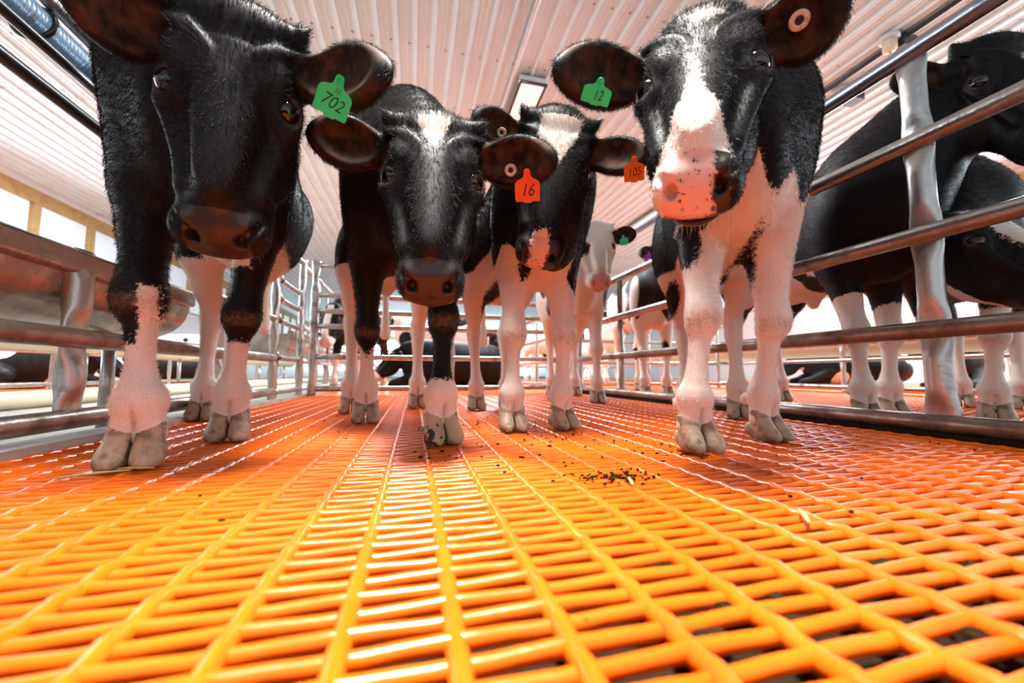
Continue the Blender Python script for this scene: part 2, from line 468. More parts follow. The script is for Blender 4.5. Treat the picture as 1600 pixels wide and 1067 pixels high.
def eye_obj(R, t, sx, root, gs=1.0):
    c = t + R @ ((np.array((sx * .0655, .108, -.023)) - eye_frame(sx)[:, 0] * -.0005) * gs)
    bm = bmesh.new(); bmesh.ops.create_uvsphere(bm, u_segments=24, v_segments=16, radius=.0180 * gs)
    me = bpy.data.meshes.new('eye'); bm.to_mesh(me); bm.free()
    me.polygons.foreach_set('use_smooth', [True] * len(me.polygons)); me.materials.append(M['eye'])
    o = link(bpy.data.objects.new('eye', me)); o.location = c; par(o, root); return o

HOOF = {}
def hoof_mesh(dark=False):
    if dark in HOOF: return HOOF[dark]
    Fd = Field((-.06, -.12, -.012), (.06, .02, .08), .0025)
    for sx in (1, -1):
        c = sx * .0175
        Fd.tube([((c * .95, -.050, .056), .0178), ((c * 1.0, -.040, .034), .0185), ((c * 1.16, -.028, .013), .0185)], .004, sub=3)
        Fd.tube([((c * 1.08, -.029, .015), .0180), ((c * 1.12, -.012, .009), .0105)], .012, sub=2)
        Fd.tube([((c * .95, -.066, .022), .0165), ((c, -.045, .010), .0165)], .01, sub=2)
    Fd.d = np.maximum(Fd.d, -(Fd.ax[2][None, None, :] - .0005))
    s = np.abs(Fd.ax[0])[:, None, None] + 0 * Fd.d
    Fd.d = np.maximum(Fd.d, .0024 - s)
    # both claws stay in one mesh: skip the largest-piece rule by joining high up at the back
    Fd.tube([((-.016, -.056, .040), .010), ((.016, -.056, .040), .010)], .006, sub=1)
    V, Qd = Fd.mesh(2)
    o = mesh_obj('hoof', V, Qd, M['hoofdark' if dark else 'hoof'])
    me = o.data; bpy.data.objects.remove(o); HOOF[dark] = me
    return me

def tag_obj(root, pos, normal, up_dir, w, h, colour, lines, label, spin=0):
    """an ear tag: a plate with shoulders and a neck, and the hand-written number on it"""
    n = unit(normal); u = unit(np.asarray(up_dir) - n * (np.asarray(up_dir) @ n)); r = np.cross(u, n)
    cs, sn = math.cos(spin), math.sin(spin)
    u, r = u * cs + r * sn, r * cs - u * sn
    out = [(-.50, -.42), (-.47, -.48), (-.18, -.48), (-.14, -.53), (.14, -.53), (.18, -.48), (.47, -.48), (.50, -.42), (.50, .12), (.46, .20), (.36, .27), (.22, .31), (.15, .38), (.13, .50),
           (.12, .58), (.06, .64), (-.06, .64), (-.12, .58), (-.13, .50), (-.15, .38), (-.22, .31), (-.36, .27), (-.46, .20), (-.50, .12)]
    B = lambda a, b, c: np.asarray(pos) + r * a * w + u * b * h + n * c
    k = len(out); th = .0016
    V = [B(a, b, -th) for a, b in out] + [B(a, b, th) for a, b in out]
    Fc = [tuple(range(k))[::-1], tuple(range(k, 2 * k))] + [(i, (i + 1) % k, k + (i + 1) % k, k + i) for i in range(k)]
    o = mesh_obj('ear_tag', V, Fc, M['tag_' + colour], root, smooth=False); o['label'] = label
    mb = MB(); c0 = B(0, .50, th)
    ring = [c0 + (r * math.cos(a) + u * math.sin(a)) * .075 * w for a in np.linspace(0, 2 * PI, 15)]
    mb.tube(ring, .0012, 6, False); par_keep(mb.build('stud', M['tag_' + colour], None), o)
    for txt, a, b, sz, tilt in lines:
        cu = bpy.data.curves.new('number', 'FONT'); cu.body = txt; cu.align_x = 'CENTER'; cu.align_y = 'CENTER'; cu.size = sz * h; cu.offset = -.0001
        cu.shear = .25
        to = bpy.data.objects.new('number', cu); link(to)
        bpy.context.view_layer.update()
        me = bpy.data.meshes.new_from_object(to.evaluated_get(bpy.context.evaluated_depsgraph_get()))
        bpy.data.objects.remove(to)
        ct, st = math.cos(tilt), math.sin(tilt)
        co = np.array([v.co[:] for v in me.vertices]); co[:, 0] *= .8
        W = [B(a, b, th + .0004) + r * (x * ct - y * st) + u * (x * st + y * ct) for x, y, _ in co]
        ob = mesh_obj('number', W, [tuple(p.vertices) for p in me.polygons], M['ink'], None, False)
        par_keep(ob, o); ob['label'] = 'black handwritten number'
    return o
def par_keep(o, parent):
    """parent an object whose mesh is in world coordinates under a part of a thing"""
    o.parent = parent
    w = Vector((0, 0, 0)); p = parent
    while p is not None: w += Vector(p.location); p = p.parent
    o.location = -w
def on_skin(g, px, py, off=.004, rad=6):
    """distance from the lens to the skin seen at a pixel of the photograph, a little in front of it"""
    d = g['V'] - CAM; z = d @ fw
    near = np.hypot(800 + FPX * (d @ rt) / z - px, 533.5 - FPX * (d @ upv) / z - py) < rad
    return float(z[near].min()) - off
def button_obj(root, pos, normal, r):
    n = unit(normal); a = unit(np.cross(n, (0, 0, 1.0))); b = np.cross(n, a)
    mb = MB(); pos = np.asarray(pos)
    ring = lambda rr, h: [pos + n * h + (a * math.cos(t) + b * math.sin(t)) * rr for t in np.linspace(0, 2 * PI, 25)[:-1]]
    V = ring(r * .42, .0005) + ring(r * .46, .0022) + ring(r * .9, .0022) + ring(r, .0005) + ring(r, -.001)
    mb.add(V, [(i * 24 + k, i * 24 + (k + 1) % 24, (i + 1) * 24 + (k + 1) % 24, (i + 1) * 24 + k) for i in range(4) for k in range(24)])
    o = mb.build('ear_button', M['ring'], root)
    o['label'] = 'cream round ear button'
    mb = MB(); V = ring(r * .44, .0006) + [pos + n * .0016]
    mb.add(V, [(k, (k + 1) % 24, 24) for k in range(24)])
    s = mb.build('stud', M['hole'], None); par_keep(s, o)
    return o

def fur(root, V, Nn, attr_white, mask, length, count, name='coat_hair', flow=(0, 0, -1.0), lift=.45, width=.00026):
    """short hair as curves rooted on the skin, lying along the flow direction"""
    idx = np.nonzero(mask)[0]
    count = int(count * FUR)
    if count < 10 or len(idx) == 0: return
    pick = RNG.choice(idx, count)
    p = V[pick] + RNG.normal(0, .0012, (count, 3)); n = Nn[pick]
    f = np.asarray(flow(V[pick]) if callable(flow) else np.tile(flow, (count, 1)), float)
    f = f - n * (f * n).sum(1, keepdims=True); f /= np.linalg.norm(f, axis=1, keepdims=True) + 1e-6
    f = f + RNG.normal(0, .28, f.shape)
    ln = length(V[pick]) if callable(length) else length
    ln = (ln * RNG.uniform(.55, 1.2, count))[:, None]
    p0 = p - n * .001; p1 = p + (n * lift + f * .8) * ln * .5; p2 = p + (n * lift * .75 + f * 1.1) * ln
    pts = np.stack([p0, p1, p2], 1).astype(np.float32)
    hc = bpy.data.hair_curves.new(name); hc.add_curves([3] * count)
    hc.attributes['position'].data.foreach_set('vector', pts.ravel())
    rad = np.tile(np.array([width, width * .8, width * .12], np.float32), count)
    a = hc.attributes.get('radius') or hc.attributes.new('radius', 'FLOAT', 'POINT'); a.data.foreach_set('value', rad)
    w = hc.attributes.new('white', 'FLOAT', 'CURVE'); w.data.foreach_set('value', attr_white[pick].astype(np.float32))
    hc.materials.append(M['hair'])
    o = link(bpy.data.objects.new(name, hc)); par(o, root); o['kind'] = 'stuff'
    return o

def vertex_normals(V, Qd):
    a, b, c, d = (V[Qd[:, i]] for i in range(4))
    fn = np.cross(c - a, d - b)
    n = np.stack([sum(np.bincount(Qd[:, j], fn[:, i], len(V)) for j in range(4)) for i in range(3)], 1)
    return n / (np.linalg.norm(n, axis=1, keepdims=True) + 1e-12)

def calf(spec):
    s = spec.get('s', 1.0); res = spec.get('res', .004) / Q
    FR, FL, HR, HL = (np.array([*spec[k][:2], 0.0]) for k in ('FR', 'FL', 'HR', 'HL'))
    fm, hm = (FR + FL) / 2, (HR + HL) / 2
    u = unit(fm - hm); 
    if 'head_dir' in spec: u = unit(np.array([*spec['head_dir'], 0.0]))
    r = np.cross(u, (0, 0, 1.0)); zz = np.array([0, 0, 1.0])
    fm = fm - u * .045 * s + np.array([*spec.get('shift', (0, 0)), 0])
    hm2 = hm - u * .045 * s
    blen = max(np.dot(fm - hm2, u), .50 * s)
    W = lambda fr, la, z: fm + u * fr * s + r * la * s + zz * z * s
    R, t = spec['R'], spec['t']; gs = spec.get('gs', 1.0)
    Lh = lambda p: t + R @ (np.asarray(p, float) * gs)
    pts = [FR, FL, HR, HL, W(-blen / s - .2, 0, 1.0), W(.2, 0, .9), Lh((0, .33, -.1)), Lh((0, -.05, 0))] + [e[0] for e in spec['ears'].values()]
    lo = np.min(pts, 0) - .2 * s; hi = np.max(pts, 0) + .17 * s; lo[2] = -.01
    Fd = Field(lo, hi, res)
    bl = blen / s
    wd = spec.get('wide', .90)
    # trunk
    Fd.tube([(W(.085, 0, .55), .060 * wd, .085), (W(.05, 0, .60), .105 * wd, .165), (W(-.06, 0, .635), .128 * wd, .215), (W(-.06 - bl * .30, 0, .64), .150 * wd, .208), (W(-.06 - bl * .6, 0, .64), .162 * wd, .200),
             (W(-.02 - bl * .85, 0, .665), .150 * wd, .172), (W(-bl - .02, 0, .705), .132 * wd, .145), (W(-bl - .11, 0, .68), .085 * wd, .110)], .05, side=r, sub=4)
    Fd.ell(W(-.05, 0, .765), np.stack([r, u, zz], 1), np.array((.050, .13, .075)) * s, .05)               # withers
    Fd.ell(W(.075, 0, .50), np.stack([r, u, zz], 1), np.array((.050, .060, .075)) * s, .04)              # brisket
    # neck
    n0 = W(-.0, 0, .685); n3 = Lh((0, .055, -.085)); n2 = Lh((0, .00, -.085)) - (Lh((0, .00, -.085)) - n0) * .18
    mid = (n0 + n2) / 2 + np.asarray(spec.get('neck', (0, 0, .02)))
    nw = spec.get('neckw', 1.0) * s
    Fd.tube([(n0, .100 * nw, .150 * nw), (mid, .080 * nw, .118 * nw), (n2, .066 * s, .092 * s), (n3, .055 * s, .062 * s)], .05, side=r, sub=4)
    if 'dewlap' in spec: Fd.tube([(W(.06, 0, .56), .07 * s, .10 * s), ((W(.09, 0, .66) + n2) / 2, .075 * s, .12 * s), (n2, .06 * s, .08 * s)], .06, side=r)
    toes = []
    # front legs
    for key, sg in (('FR', 1), ('FL', -1)):
        p = FR if sg > 0 else FL
        td = unit(np.array([*spec.get('toe_' + key, u[:2]), 0.0])); ts = np.cross(td, zz)
        fwd = np.dot(p - td * .045 * s - fm, u) / s
        fet = p - td * .050 * s + zz * .098 * s
        E = W(-.035 + fwd * .42, sg * .092 * wd, .475)
        K = np.array(spec['knee_' + key]) if 'knee_' + key in spec else fet + (E - fet) * .40 + td * .016 * s
        K = np.array([K[0], K[1], spec.get('kz', .262) * s])
        Fd.tube([(W(.035, sg * .098 * wd, .66), .060 * s, .095 * s), (W(.0, sg * .104 * wd, .585), .054 * s, .088 * s), (E, .050 * s, .070 * s)], .05, side=r, sub=3)
        up1 = E + (K - E) * .35; up2 = E + (K - E) * .72; dn = K + (fet - K) * .28; dn2 = K + (fet - K) * .62
        kf = spec.get('leg', 1.0)
        Fd.tube([(E, .046 * s, .060 * s), (up1, .039 * s, .047 * s), (up2, .0295 * s, .034 * s), (K + td * .002, .0325 * kf * s, .032 * kf * s), (K + (fet - K) * .14, .029 * s, .028 * s), (dn, .0205 * s, .0215 * s), (dn2, .0178 * s, .0200 * s),
                 (fet + (K - fet) * .16, .023 * s, .025 * s), (fet, .0300 * kf * s, .031 * kf * s)], .012, side=ts, sub=4)
        Fd.ell(K + td * .012 * s, np.stack([ts, td, zz], 1), np.array((.025, .020, .032)) * kf * s, .02)
        toes.append((p, td, ts, fet, key))
    # hind legs
    for key, sg in (('HR', 1), ('HL', -1)):
        p = HR if sg > 0 else HL
        td = unit(np.array([*spec.get('toe_' + key, u[:2]), 0.0])); ts = np.cross(td, zz)
        fet = p - td * .050 * s + zz * .100 * s
        hock = fet - u * .055 * s + zz * .235 * s + r * sg * .004
        hip = W(-bl - .02, sg * .085, .68); sti = hip + (np.array([fet[0], fet[1], 0]) - np.array([hip[0], hip[1], 0])) * .55 + u * .12 * s; sti[2] = .50 * s
        sti = sti + r * sg * .02
        Fd.tube([(hip, .075 * s, .115 * s), ((hip + sti) / 2 + r * sg * .012, .070 * s, .105 * s), (sti, .056 * s, .072 * s)], .04, side=r, sub=3)
        Fd.tube([(sti, .050 * s, .062 * s), (sti + (hock - sti) * .5, .038 * s, .050 * s), (hock + (sti - hock) * .18, .026 * s, .034 * s), (hock, .030 * s, .038 * s), (hock + (fet - hock) * .25, .025 * s, .031 * s),
                 (hock + (fet - hock) * .6, .0185 * s, .0225 * s), (fet + (hock - fet) * .14, .023 * s, .026 * s), (fet, .0295 * s, .031 * s)], .014, side=ts, sub=4)
        Fd.tube([(hock - u * .03 * s + zz * .01, .014 * s), (hock - u * .02 * s + zz * .09 * s, .012 * s), (sti + (hock - sti) * .35 - u * .03 * s, .018 * s)], .03, sub=2)
        toes.append((p, td, ts, fet, key))
    for p, td, ts, fet, key in toes:
        for sg in (1, -1):
            c = p - td * .050 * s + ts * sg * .0170 * s + zz * .044 * s
            Fd.tube([(fet + ts * sg * .007 * s, .0260 * s), (fet + (c - fet) * .55, .0220 * s), (c, .0190 * s)], .010, sub=2)
        Fd.ell(fet - td * .034 * s - zz * .012 * s + ts * .014 * s, np.stack([ts, td, zz], 1), np.array((.009, .011, .013)) * s, .008)
        Fd.ell(fet - td * .034 * s - zz * .012 * s - ts * .014 * s, np.stack([ts, td, zz], 1), np.array((.009, .011, .013)) * s, .008)
        m_ = p - td * .012 * s + zz * .060 * s
        Fd.ell(m_, np.stack([ts, td, zz], 1), np.array((.0035, .030, .026)) * s, .006, cut=True)
    # navel sheath, tail
    if spec.get('navel'):
        a = W(*spec['navel'])
        Fd.tube([(a + zz * .06 * s + u * -.03, .045 * s), (a + zz * .02 * s, .026 * s), (a - zz * .015 * s + u * .008, .016 * s)], .03, sub=3)
    tb = W(-bl - .20, 0, .76)
    Fd.tube([(W(-bl - .10, 0, .80), .030 * s), (tb, .020 * s), (tb - u * .035 * s - zz * .14 * s, .014 * s), (tb - u * .03 * s - zz * .34 * s, .013 * s), (tb - u * .02 * s - zz * .45 * s, .022 * s)], .03, sub=3)
    head_field(Fd, R, t, spec['ears'], spec.get('horn', 1.0), gs, spec.get('mz', 1.0))
    V, Qd = Fd.mesh(2)
    Nn = vertex_normals(V, Qd)
    # coat pattern
    loc = (V - t) @ R / gs
    rel = V - fm
    g = dict(V=V, z=V[:, 2], fr=(rel @ u) / s, la=(rel @ r) / s, hx=loc[:, 0], hy=loc[:, 1], hz=loc[:, 2], N=Nn, bl=bl)
    hd = (loc[:, 1] > -.03) & (loc[:, 1] < .34) & (np.abs(loc[:, 0]) < .10) & (loc[:, 2] < .04) & (loc[:, 2] > -.175)
    hd &= loc[:, 2] > np.interp(loc[:, 1], HY, HB) - .014
    g['head'] = hd
    g['leg'] = {k: np.linalg.norm((V - p)[:, :2], axis=1) for (p, td, ts, fet, k) in toes}
    near = np.argmin(np.stack([g['leg'][k] for k in ('FR', 'FL', 'HR', 'HL')]), 0); g['near'] = near
    own = np.stack([(V - p) @ ts / s for (p, td, ts, fet, k) in toes]); g['lk'] = own[near, np.arange(len(V))]
    white, pink = spec['coat'](g)
    hx, hy, hz = loc.T
    # bare nose pad: the front between and around the nostrils
    nose = np.clip((hy - .271 + 3 * hx * hx) / .006, 0, 1) * np.clip((hz + .089) / .006, 0, 1) * np.clip((.040 - np.abs(hx)) / .006, 0, 1) * hd
    lip = np.clip((hy - .285) / .012, 0, 1) * (hz < -.086) * (hz > -.116) * hd * .75
    nose = np.maximum(nose, lip)
    rim = np.exp(-(((np.abs(hx) - .070) / .017) ** 2 + ((hy - .110) / .025) ** 2 + ((hz + .024) / .020) ** 2) ** 2) * hd
    earin = np.zeros(len(V))
    for k, (tip, n, wid) in spec['ears'].items():
        sx = 1 if k == 'R' else -1
        b = Lh((sx * .078, .030, -.046)); a = tip - b; ln = np.linalg.norm(a); a /= ln; n = unit(n - a * (n @ a)); w_ = np.cross(n, a)
        q = V - b; along = q @ a / ln; hgt = q @ n; wdt = np.abs(q @ w_)
        earin = np.maximum(earin, ((along > .18) & (along < 1.0) & (wdt < wid * .40) & (np.abs(hgt) < .03)) * np.clip((Nn @ n - .15) / .3, 0, 1) * np.clip((1 - along) / .15, 0, 1))
    dirt = np.clip(.62 - V[:, 2] / .10, 0, .5) * spec.get('dirt', 1.0)
    g0 = np.exp(-((V[:, 2] - .25 * s) / .022) ** 2) * .46
    dirt = np.where((np.abs(V[:, 2] - .25 * s) < .05) & (near < 2) & (Nn @ u > .0), g0 * np.clip(Nn @ u * 1.6, 0, 1) * spec.get('dirt', 1.0), dirt)
    o = mesh_obj('calf', V - fm, Qd, M['coat'])
    o.location = fm
    for nm, a in (('white', white), ('pink', pink), ('nose', nose), ('earin', earin), ('dirt', dirt), ('rim', rim)):
        at = o.data.attributes.new(nm, 'FLOAT', 'POINT'); at.data.foreach_set('value', np.asarray(a, np.float32))
    tag(o, spec['label'], 'calf', spec.get('group'))
    for p, td, ts, fet, key in toes:
        h = link(bpy.data.objects.new('hoof', hoof_mesh(key in spec.get('streak', ()))))
        h.matrix_world = Matrix(((ts[0] * s, td[0] * s, 0, p[0]), (ts[1] * s, td[1] * s, 0, p[1]), (0, 0, s, 0), (0, 0, 0, 1)))
        h.parent = o; h.matrix_basis = Matrix.Translation(-Vector(fm)) @ h.matrix_basis
        if key in spec.get('streak', ()): h['label'] = 'hoof with a black streak'
    for sx in (1, -1): eye_obj(R, t, sx, o, gs)
    if spec.get('fur'):
        wm = np.clip((white + RNG.normal(0, .004, len(V))) / .002 * .5 + .5, 0, 1)
        ok = (nose < .2) & (V[:, 2] > .05) & (earin < .2) & (rim < .35)
        toc = V - CAM; face = (Nn * toc).sum(1) / np.linalg.norm(toc, axis=1) < .35
        flow_head = R @ np.array([0, .8, 0]) 
        def flow(p):
            l = (p - t) @ R
            f = np.tile(-u * .6 - zz * .8, (len(p), 1))
            m = (l[:, 1] > -.02) & (l[:, 1] < .34) & (np.abs(l[:, 0]) < .10) & (l[:, 2] > -.18) & (l[:, 2] < .05)
            c = l.copy(); c[:, 1] -= .10; c[:, 2] = 0                    # whorl on the forehead
            f[m] = (c / (np.linalg.norm(c, axis=1, keepdims=True) + .02))[m] @ R.T
            return f
        def length(p):
            l = (p - t) @ R
            v = np.where(p[:, 2] < .30, .0030, .0055)
            v = np.where((l[:, 1] < .03) & (l[:, 1] > -.08) & (np.abs(l[:, 0]) < .09) & (l[:, 2] > -.06), .0085, v)
            v = np.where((l[:, 1] > .18) & (np.abs(l[:, 0]) < .08), .0032, v)
            return v
        fur(o, V, Nn, wm, ok, length, spec['fur'], flow=flow)
    g.update(R=R, white=white, obj=o, W=W, Lh=Lh, u=u, r=r, fm=fm, Nn=Nn)
    return o, g

def chin_hair(root, Lh, R, n, region, length, seed, label='pale chin whiskers'):
    rg = np.random.default_rng(seed); mb = MB()
    for i in range(n):
        a = rg.uniform(0, 1); x, y, z = region(a, rg)
        p = Lh((x, y, z)); d = R @ unit((x * 4 + rg.normal(0, .25), .35 + rg.normal(0, .3), -1.0 + rg.normal(0, .25)))
        ln = length * rg.uniform(.5, 1.2); dr = np.array([0, 0, -.25 * ln])
        mb.tube([p, p + d * ln * .5, p + d * ln + dr], [.00045, .0004, .00012], 4, False)
    o = mb.build('chin_hair', M['whisker'], root); o['label'] = label
    return o

# ------------------------------------------------------------------ the calves
def pose_head(lm_R, t): return np.array(lm_R).T, np.array(t)
def ell2(a, b, ca, cb, ra, rb): return (1 - np.sqrt(((a - ca) / ra) ** 2 + ((b - cb) / rb) ** 2)) * min(ra, rb)
mx, mn = np.maximum, np.minimum
def none(g): return np.full(len(g['z']), -1.0)
def ear(tip_px, d, wid, n=None, base_n=None):
    tip = P(*tip_px, d)
    nn = unit(CAM - tip) if n is None else unit(np.asarray(n) + 0 * tip)
    return (tip, nn, wid)

def coat_a(g):
    z, fr, la, near = g['z'], g['fr'], g['la'], g['near']
    w = mx(np.where(near == 0, .185 - z, -1), np.where(near == 1, .205 - z, -1))
    st = mn(mn(.0105 - np.abs(g['lk'] + .003) + .03 * np.clip(.22 - z, 0, .03), .276 - z), mn(z - .15, fr + .0)); w = mx(w, np.where(near == 0, st, -1))
    w = mx(w, np.where((near >= 2), mn(.46 - z, -fr - .2), -1))
    w = mx(w, mn(mn(-fr - .10, .56 - z), .10 - np.abs(la)))
    w = mx(w, mn(mn(.07 - np.abs(la), .49 - z), mn(z - .36, .02 - fr)))
    return np.where(g['head'] & (g['hy'] > 0), -1, w), none(g)
def coat_b(g):
    z, fr, la, near = g['z'], g['fr'], g['la'], g['near']
    w = mx(np.where(near == 0, .168 - z - .02 * np.abs(np.sin(fr * 60)), -1), np.where(near == 1, .128 - z, -1))
    w = mx(w, np.where((near >= 2) & (fr < -.28), mn(.50 - z, -fr - .2), -1))
    w = mx(w, mn(mn(-fr - .16, .52 - z), .14 - np.abs(la)))
    f = mn(.026 - np.abs(g['hx'] - .001) - .45 * mx(g['hy'] - .020, 0), mn(g['hy'] - .006, .075 - g['hy']))
    return np.where(g['head'] & (g['hy'] > 0), np.where(g['hz'] > -.03, f, -1), w), none(g)
def coat_c(g):
    z, fr, la, near = g['z'], g['fr'], g['la'], g['near']
    legs = np.where(near == 0, .455 - z - np.clip((la - .118) * 9, 0, .35), np.where(near == 1, .345 - z + np.clip((-.10 - la) * -1.2, -.1, .12), -1))
    chest = mn(.082 - np.abs(la - .015), mn(.505 - z, z - .30))
    w = mx(legs, chest)
    w = mx(w, np.where((near >= 2) & (fr < -.2), mn(.40 - z, -fr - .2), -1)); w = mx(w, mn(mn(-fr - .14, .50 - z), .15 - np.abs(la)))
    w = mn(w, -ell2(la, z, .058, .425, .018, .055))
    hx, hy = g['hx'], g['hy']
    f = mn(np.interp(hy, [.0, .05, .10, .135, .15], [.045, .042, .026, .012, -.01]) - np.abs(hx - np.interp(hy, [0, .12], [-.005, .012])), hy + .0)
    f = mx(f, mn(.016 - np.abs(hx - .006), hy - .262)); f = np.where(g['hz'] > -.085, f, -1)
    return np.where(g['head'] & (hy > .004), f, w), ell2(hx, hy, .004, .295, .020, .05)
def coat_d(g):
    z, fr, la, near = g['z'], g['fr'], g['la'], g['near']
    edge = .455 + .04 * np.sin(la * 31 + 1.0) + .03 * np.sin(la * 67) + .06 * np.clip(-la, 0, .2) / .1
    w = mn(edge - z, .9 - fr)
    w = np.where(fr < -.22, mx(mn(.42 - z, 1), np.where(near >= 2, .48 - z, -1)), w)
    w = mn(w, -ell2(la, z, .105, .40, .025, .05)); w = mn(w, -ell2(la, z, -.02, .36, .020, .045))
    hx, hy, hz = g['hx'], g['hy'], g['hz']
    f = np.interp(hy, [.125, .132, .19, .215, .25, .30, .33], [-.03, .003, .010, .026, .040, .044, .045]) - np.abs(hx - np.interp(hy, [.14, .25, .32], [.004, .004, .012]))
    f = mn(f, hz + np.interp(hy, [.2, .27, .30], [.05, .06, .10]))
    f = mx(f, np.where(hz > -.03, ell2(hx, hy, -.006, .022, .020, .010), -1)); f = mx(f, ell2(hx, hy, .008, .118, .006, .008))
    f = mx(f, np.where(hz < -.092, .028 - np.abs(hx), -1) * (hy > .25) + -1.0 * (hy <= .25))
    return np.where(g['head'] & (hy > .002), f, w), mn(.030 - np.abs(hx - .010), .1 + hz - .025)
def coat_e(g):
    z, fr, la = g['z'], g['fr'], g['la']
    w = np.full(len(z), .05)
    w = mn(w, -mx(ell2(la, z, .10, .60, .03, .12), mx(ell2(fr, z, -.05, .62, .03, .10) * 1, ell2(fr, z, -.35, .7, .12, .12))))
    w = mn(w, -ell2(la, z, -.13, .52, .02, .07))
    hx, hy = g['hx'], g['hy']
    f = -mx(np.where(hx > .022, ell2(hy, g['hz'], .118, -.045, .056, .046), -1), np.where(hx < -.035, ell2(hy, g['hz'], .10, -.10, .05, .05), -1))
    f = np.where(np.abs(hx) > .092, -.05, f)
    return np.where(g['head'] & (hy > 0), f, np.where(np.abs(hx) * (np.abs(hy) < .12) * (np.abs(g['hz']) < .12) > .085, -.05, w)), np.full(len(z), .05)
def coat_f(g):
    z, fr, la, near = g['z'], g['fr'], g['la'], g['near']
    w = np.where(near < 2, .365 - z + .3 * np.clip(fr, -.1, .1), np.where(fr < -.3, .40 - z, -1))
    w = mx(w, mn(mn(-fr - .1, .50 + .03 * np.sin(fr * 40) - z), fr + .6)); w = mx(w, ell2(fr, z, -.62, .78, .05, .06))
    w = mn(w, -ell2(fr, z, -.17, .46, .05, .03))
    f = ell2(g['hx'], g['hy'], .0, .10, .010, .014)
    return np.where(g['head'] & (g['hy'] > 0), f, w), none(g)
def coat_g(g):
    z, near = g['z'], g['near']
    w = .33 - z
    f = np.where(g['hz'] > -.03, .046 - np.abs(g['hx'] + .004) - .1 * mx(g['hy'] - .05, 0), -1); f = mx(f, np.where(g['hz'] < -.125, .02, -1))
    return np.where(g['head'] & (g['hy'] > 0), f, w), none(g)
def coat_h(g):
    z, fr, la = g['z'], g['fr'], g['la']
    w = .50 - z + .04 * np.sin(la * 30); w = mx(w, np.abs(la + .0) - .125); w = mx(w, ell2(fr, z, -.3, .62, .07, .2))
    w = mn(w, -ell2(la, z, -.06, .30, .02, .05))
    return np.where(g['head'], .03 - 0 * z, w), np.full(len(z), .05)

# poses read off the photograph: hooves on the floor, heads where their eyes, noses and ears are seen
CALVES = {}
RA = dict(A=([[-0.9877, -0.1513, 0.0392], [-0.0293, -0.0675, -0.9973], [0.1536, -0.9862, 0.0622]], [-0.2476, 0.5694, 0.6284]),
          B=([[-0.9975, 0.0707, 0.0038], [-0.0272, -0.3331, -0.9425], [-0.0654, -0.9402, 0.3342]], [0.0254, 0.6541, 0.5740]),
          C=([[-0.9748, 0.1663, 0.1484], [-0.1605, -0.0615, -0.9851], [-0.1547, -0.9842, 0.0866]], [0.3231, 0.7545, 0.6958]),
          D=([[-0.7557, 0.6523, 0.0585], [-0.3293, -0.3012, -0.8949], [-0.5661, -0.6955, 0.4424]], [0.3818, 0.4470, 0.6544]),
          E=([[-0.9287, 0.3708, 0.0024], [-0.1805, -0.4464, -0.8764], [-0.3239, -0.8144, 0.4815]], [0.8207, 1.6529, 0.8329]))
def ortho(R):
    y = unit(R[:, 1]); z = unit(R[:, 2] - y * (R[:, 2] @ y)); return np.stack([np.cross(y, z), y, z], 1)
def head(k): R, t = RA[k]; return dict(R=ortho(np.array(R).T), t=np.array(t))

RA['C'][1][0] -= .024; RA['D'][1][0] += .018; RA['D'][1][1] -= .005; RA['E'] = ([[-.9726, .2309, .0280], [-.1257, -.4203, -.8987], [-.1957, -.8775, .4378]], [.800, 1.5816, .8202])
o, gA = calf(dict(head('A'), FR=F(187, 738), FL=F(350, 692), HR=F(308, 658), HL=F(346, 652), head_dir=(.21, -1), s=1.0, res=.0036, coat=coat_a, fur=260000, wide=.85, mz=1.16, navel=(-.34, 0, .435), rim=.75,
    ears=dict(R=ear((88, -42), .43, .105, (.25, -1, -.35)), L=ear((610, 118), .475, .088, (-.1, -1, -.25))), horn=.5, leg=1.06,
    label='black calf with a green 702 ear tag beside the left fence'))
CALVES['A'] = gA
under = lambda a, r: (r.uniform(-.032, .032), r.uniform(.215, .290), -.111)
chin_hair(o, gA['Lh'], gA['R'], 90, under, .030, 1)
q = P(522, 154, on_skin(gA, 528, 142, rad=30)); tag_obj(o, q, CAM - q, (.0, -.1, 1), .040, .044, 'green', [('33', .02, .22, .20, 0), ('702', -.02, -.12, .50, -.1)], 'green ear tag numbered 702', spin=.28)
o, gB = calf(dict(head('B'), FR=F(571, 662), FL=F(703, 697), HR=(-.215, 1.44), HL=F(654, 638), s=1.0, res=.0036, coat=coat_b, fur=260000, navel=(-.36, .02, .43), streak=('FL',), toe_FL=(.32, -1),
    ears=dict(R=ear((480, 207), .63, .088, (.1, -1, -.15)), L=ear((869, 252), .61, .082, (-.15, -1, -.45))),
    label='black calf in the middle with red 16 ear tag and small white forehead patch'))
CALVES['B'] = gB
chin_hair(o, gB['Lh'], gB['R'], 26, under, .014, 2)
q = P(824, 293, on_skin(gB, 823, 272, rad=16)); tag_obj(o, q, CAM - q, (0, 0, 1), .040, .044, 'red', [('16', 0, -.10, .62, -.05), ('.', 0, .25, .3, 0)], 'red ear tag numbered 16', spin=-.03)
q = P(798, 266, on_skin(gB, 798, 266, .0035)); button_obj(o, q, CAM - q, .0105)
o, gC = calf(dict(head('C'), FR=F(808, 676), FL=F(897, 672), HR=F(747, 641), HL=(.37, 1.52), s=.92, res=.004, coat=coat_c, fur=170000, wide=.76, toe_FL=(.35, -1),
    ears=dict(R=ear((738, 183), .80, .078, (.1, -1, -.2)), L=ear((1012, 250), .80, .080, (-.2, -1, -.3))),
    label='calf with broad white blaze and orange 105 ear tag'))
CALVES['C'] = gC
chin_hair(o, gC['Lh'], gC['R'], 60, under, .024, 3)
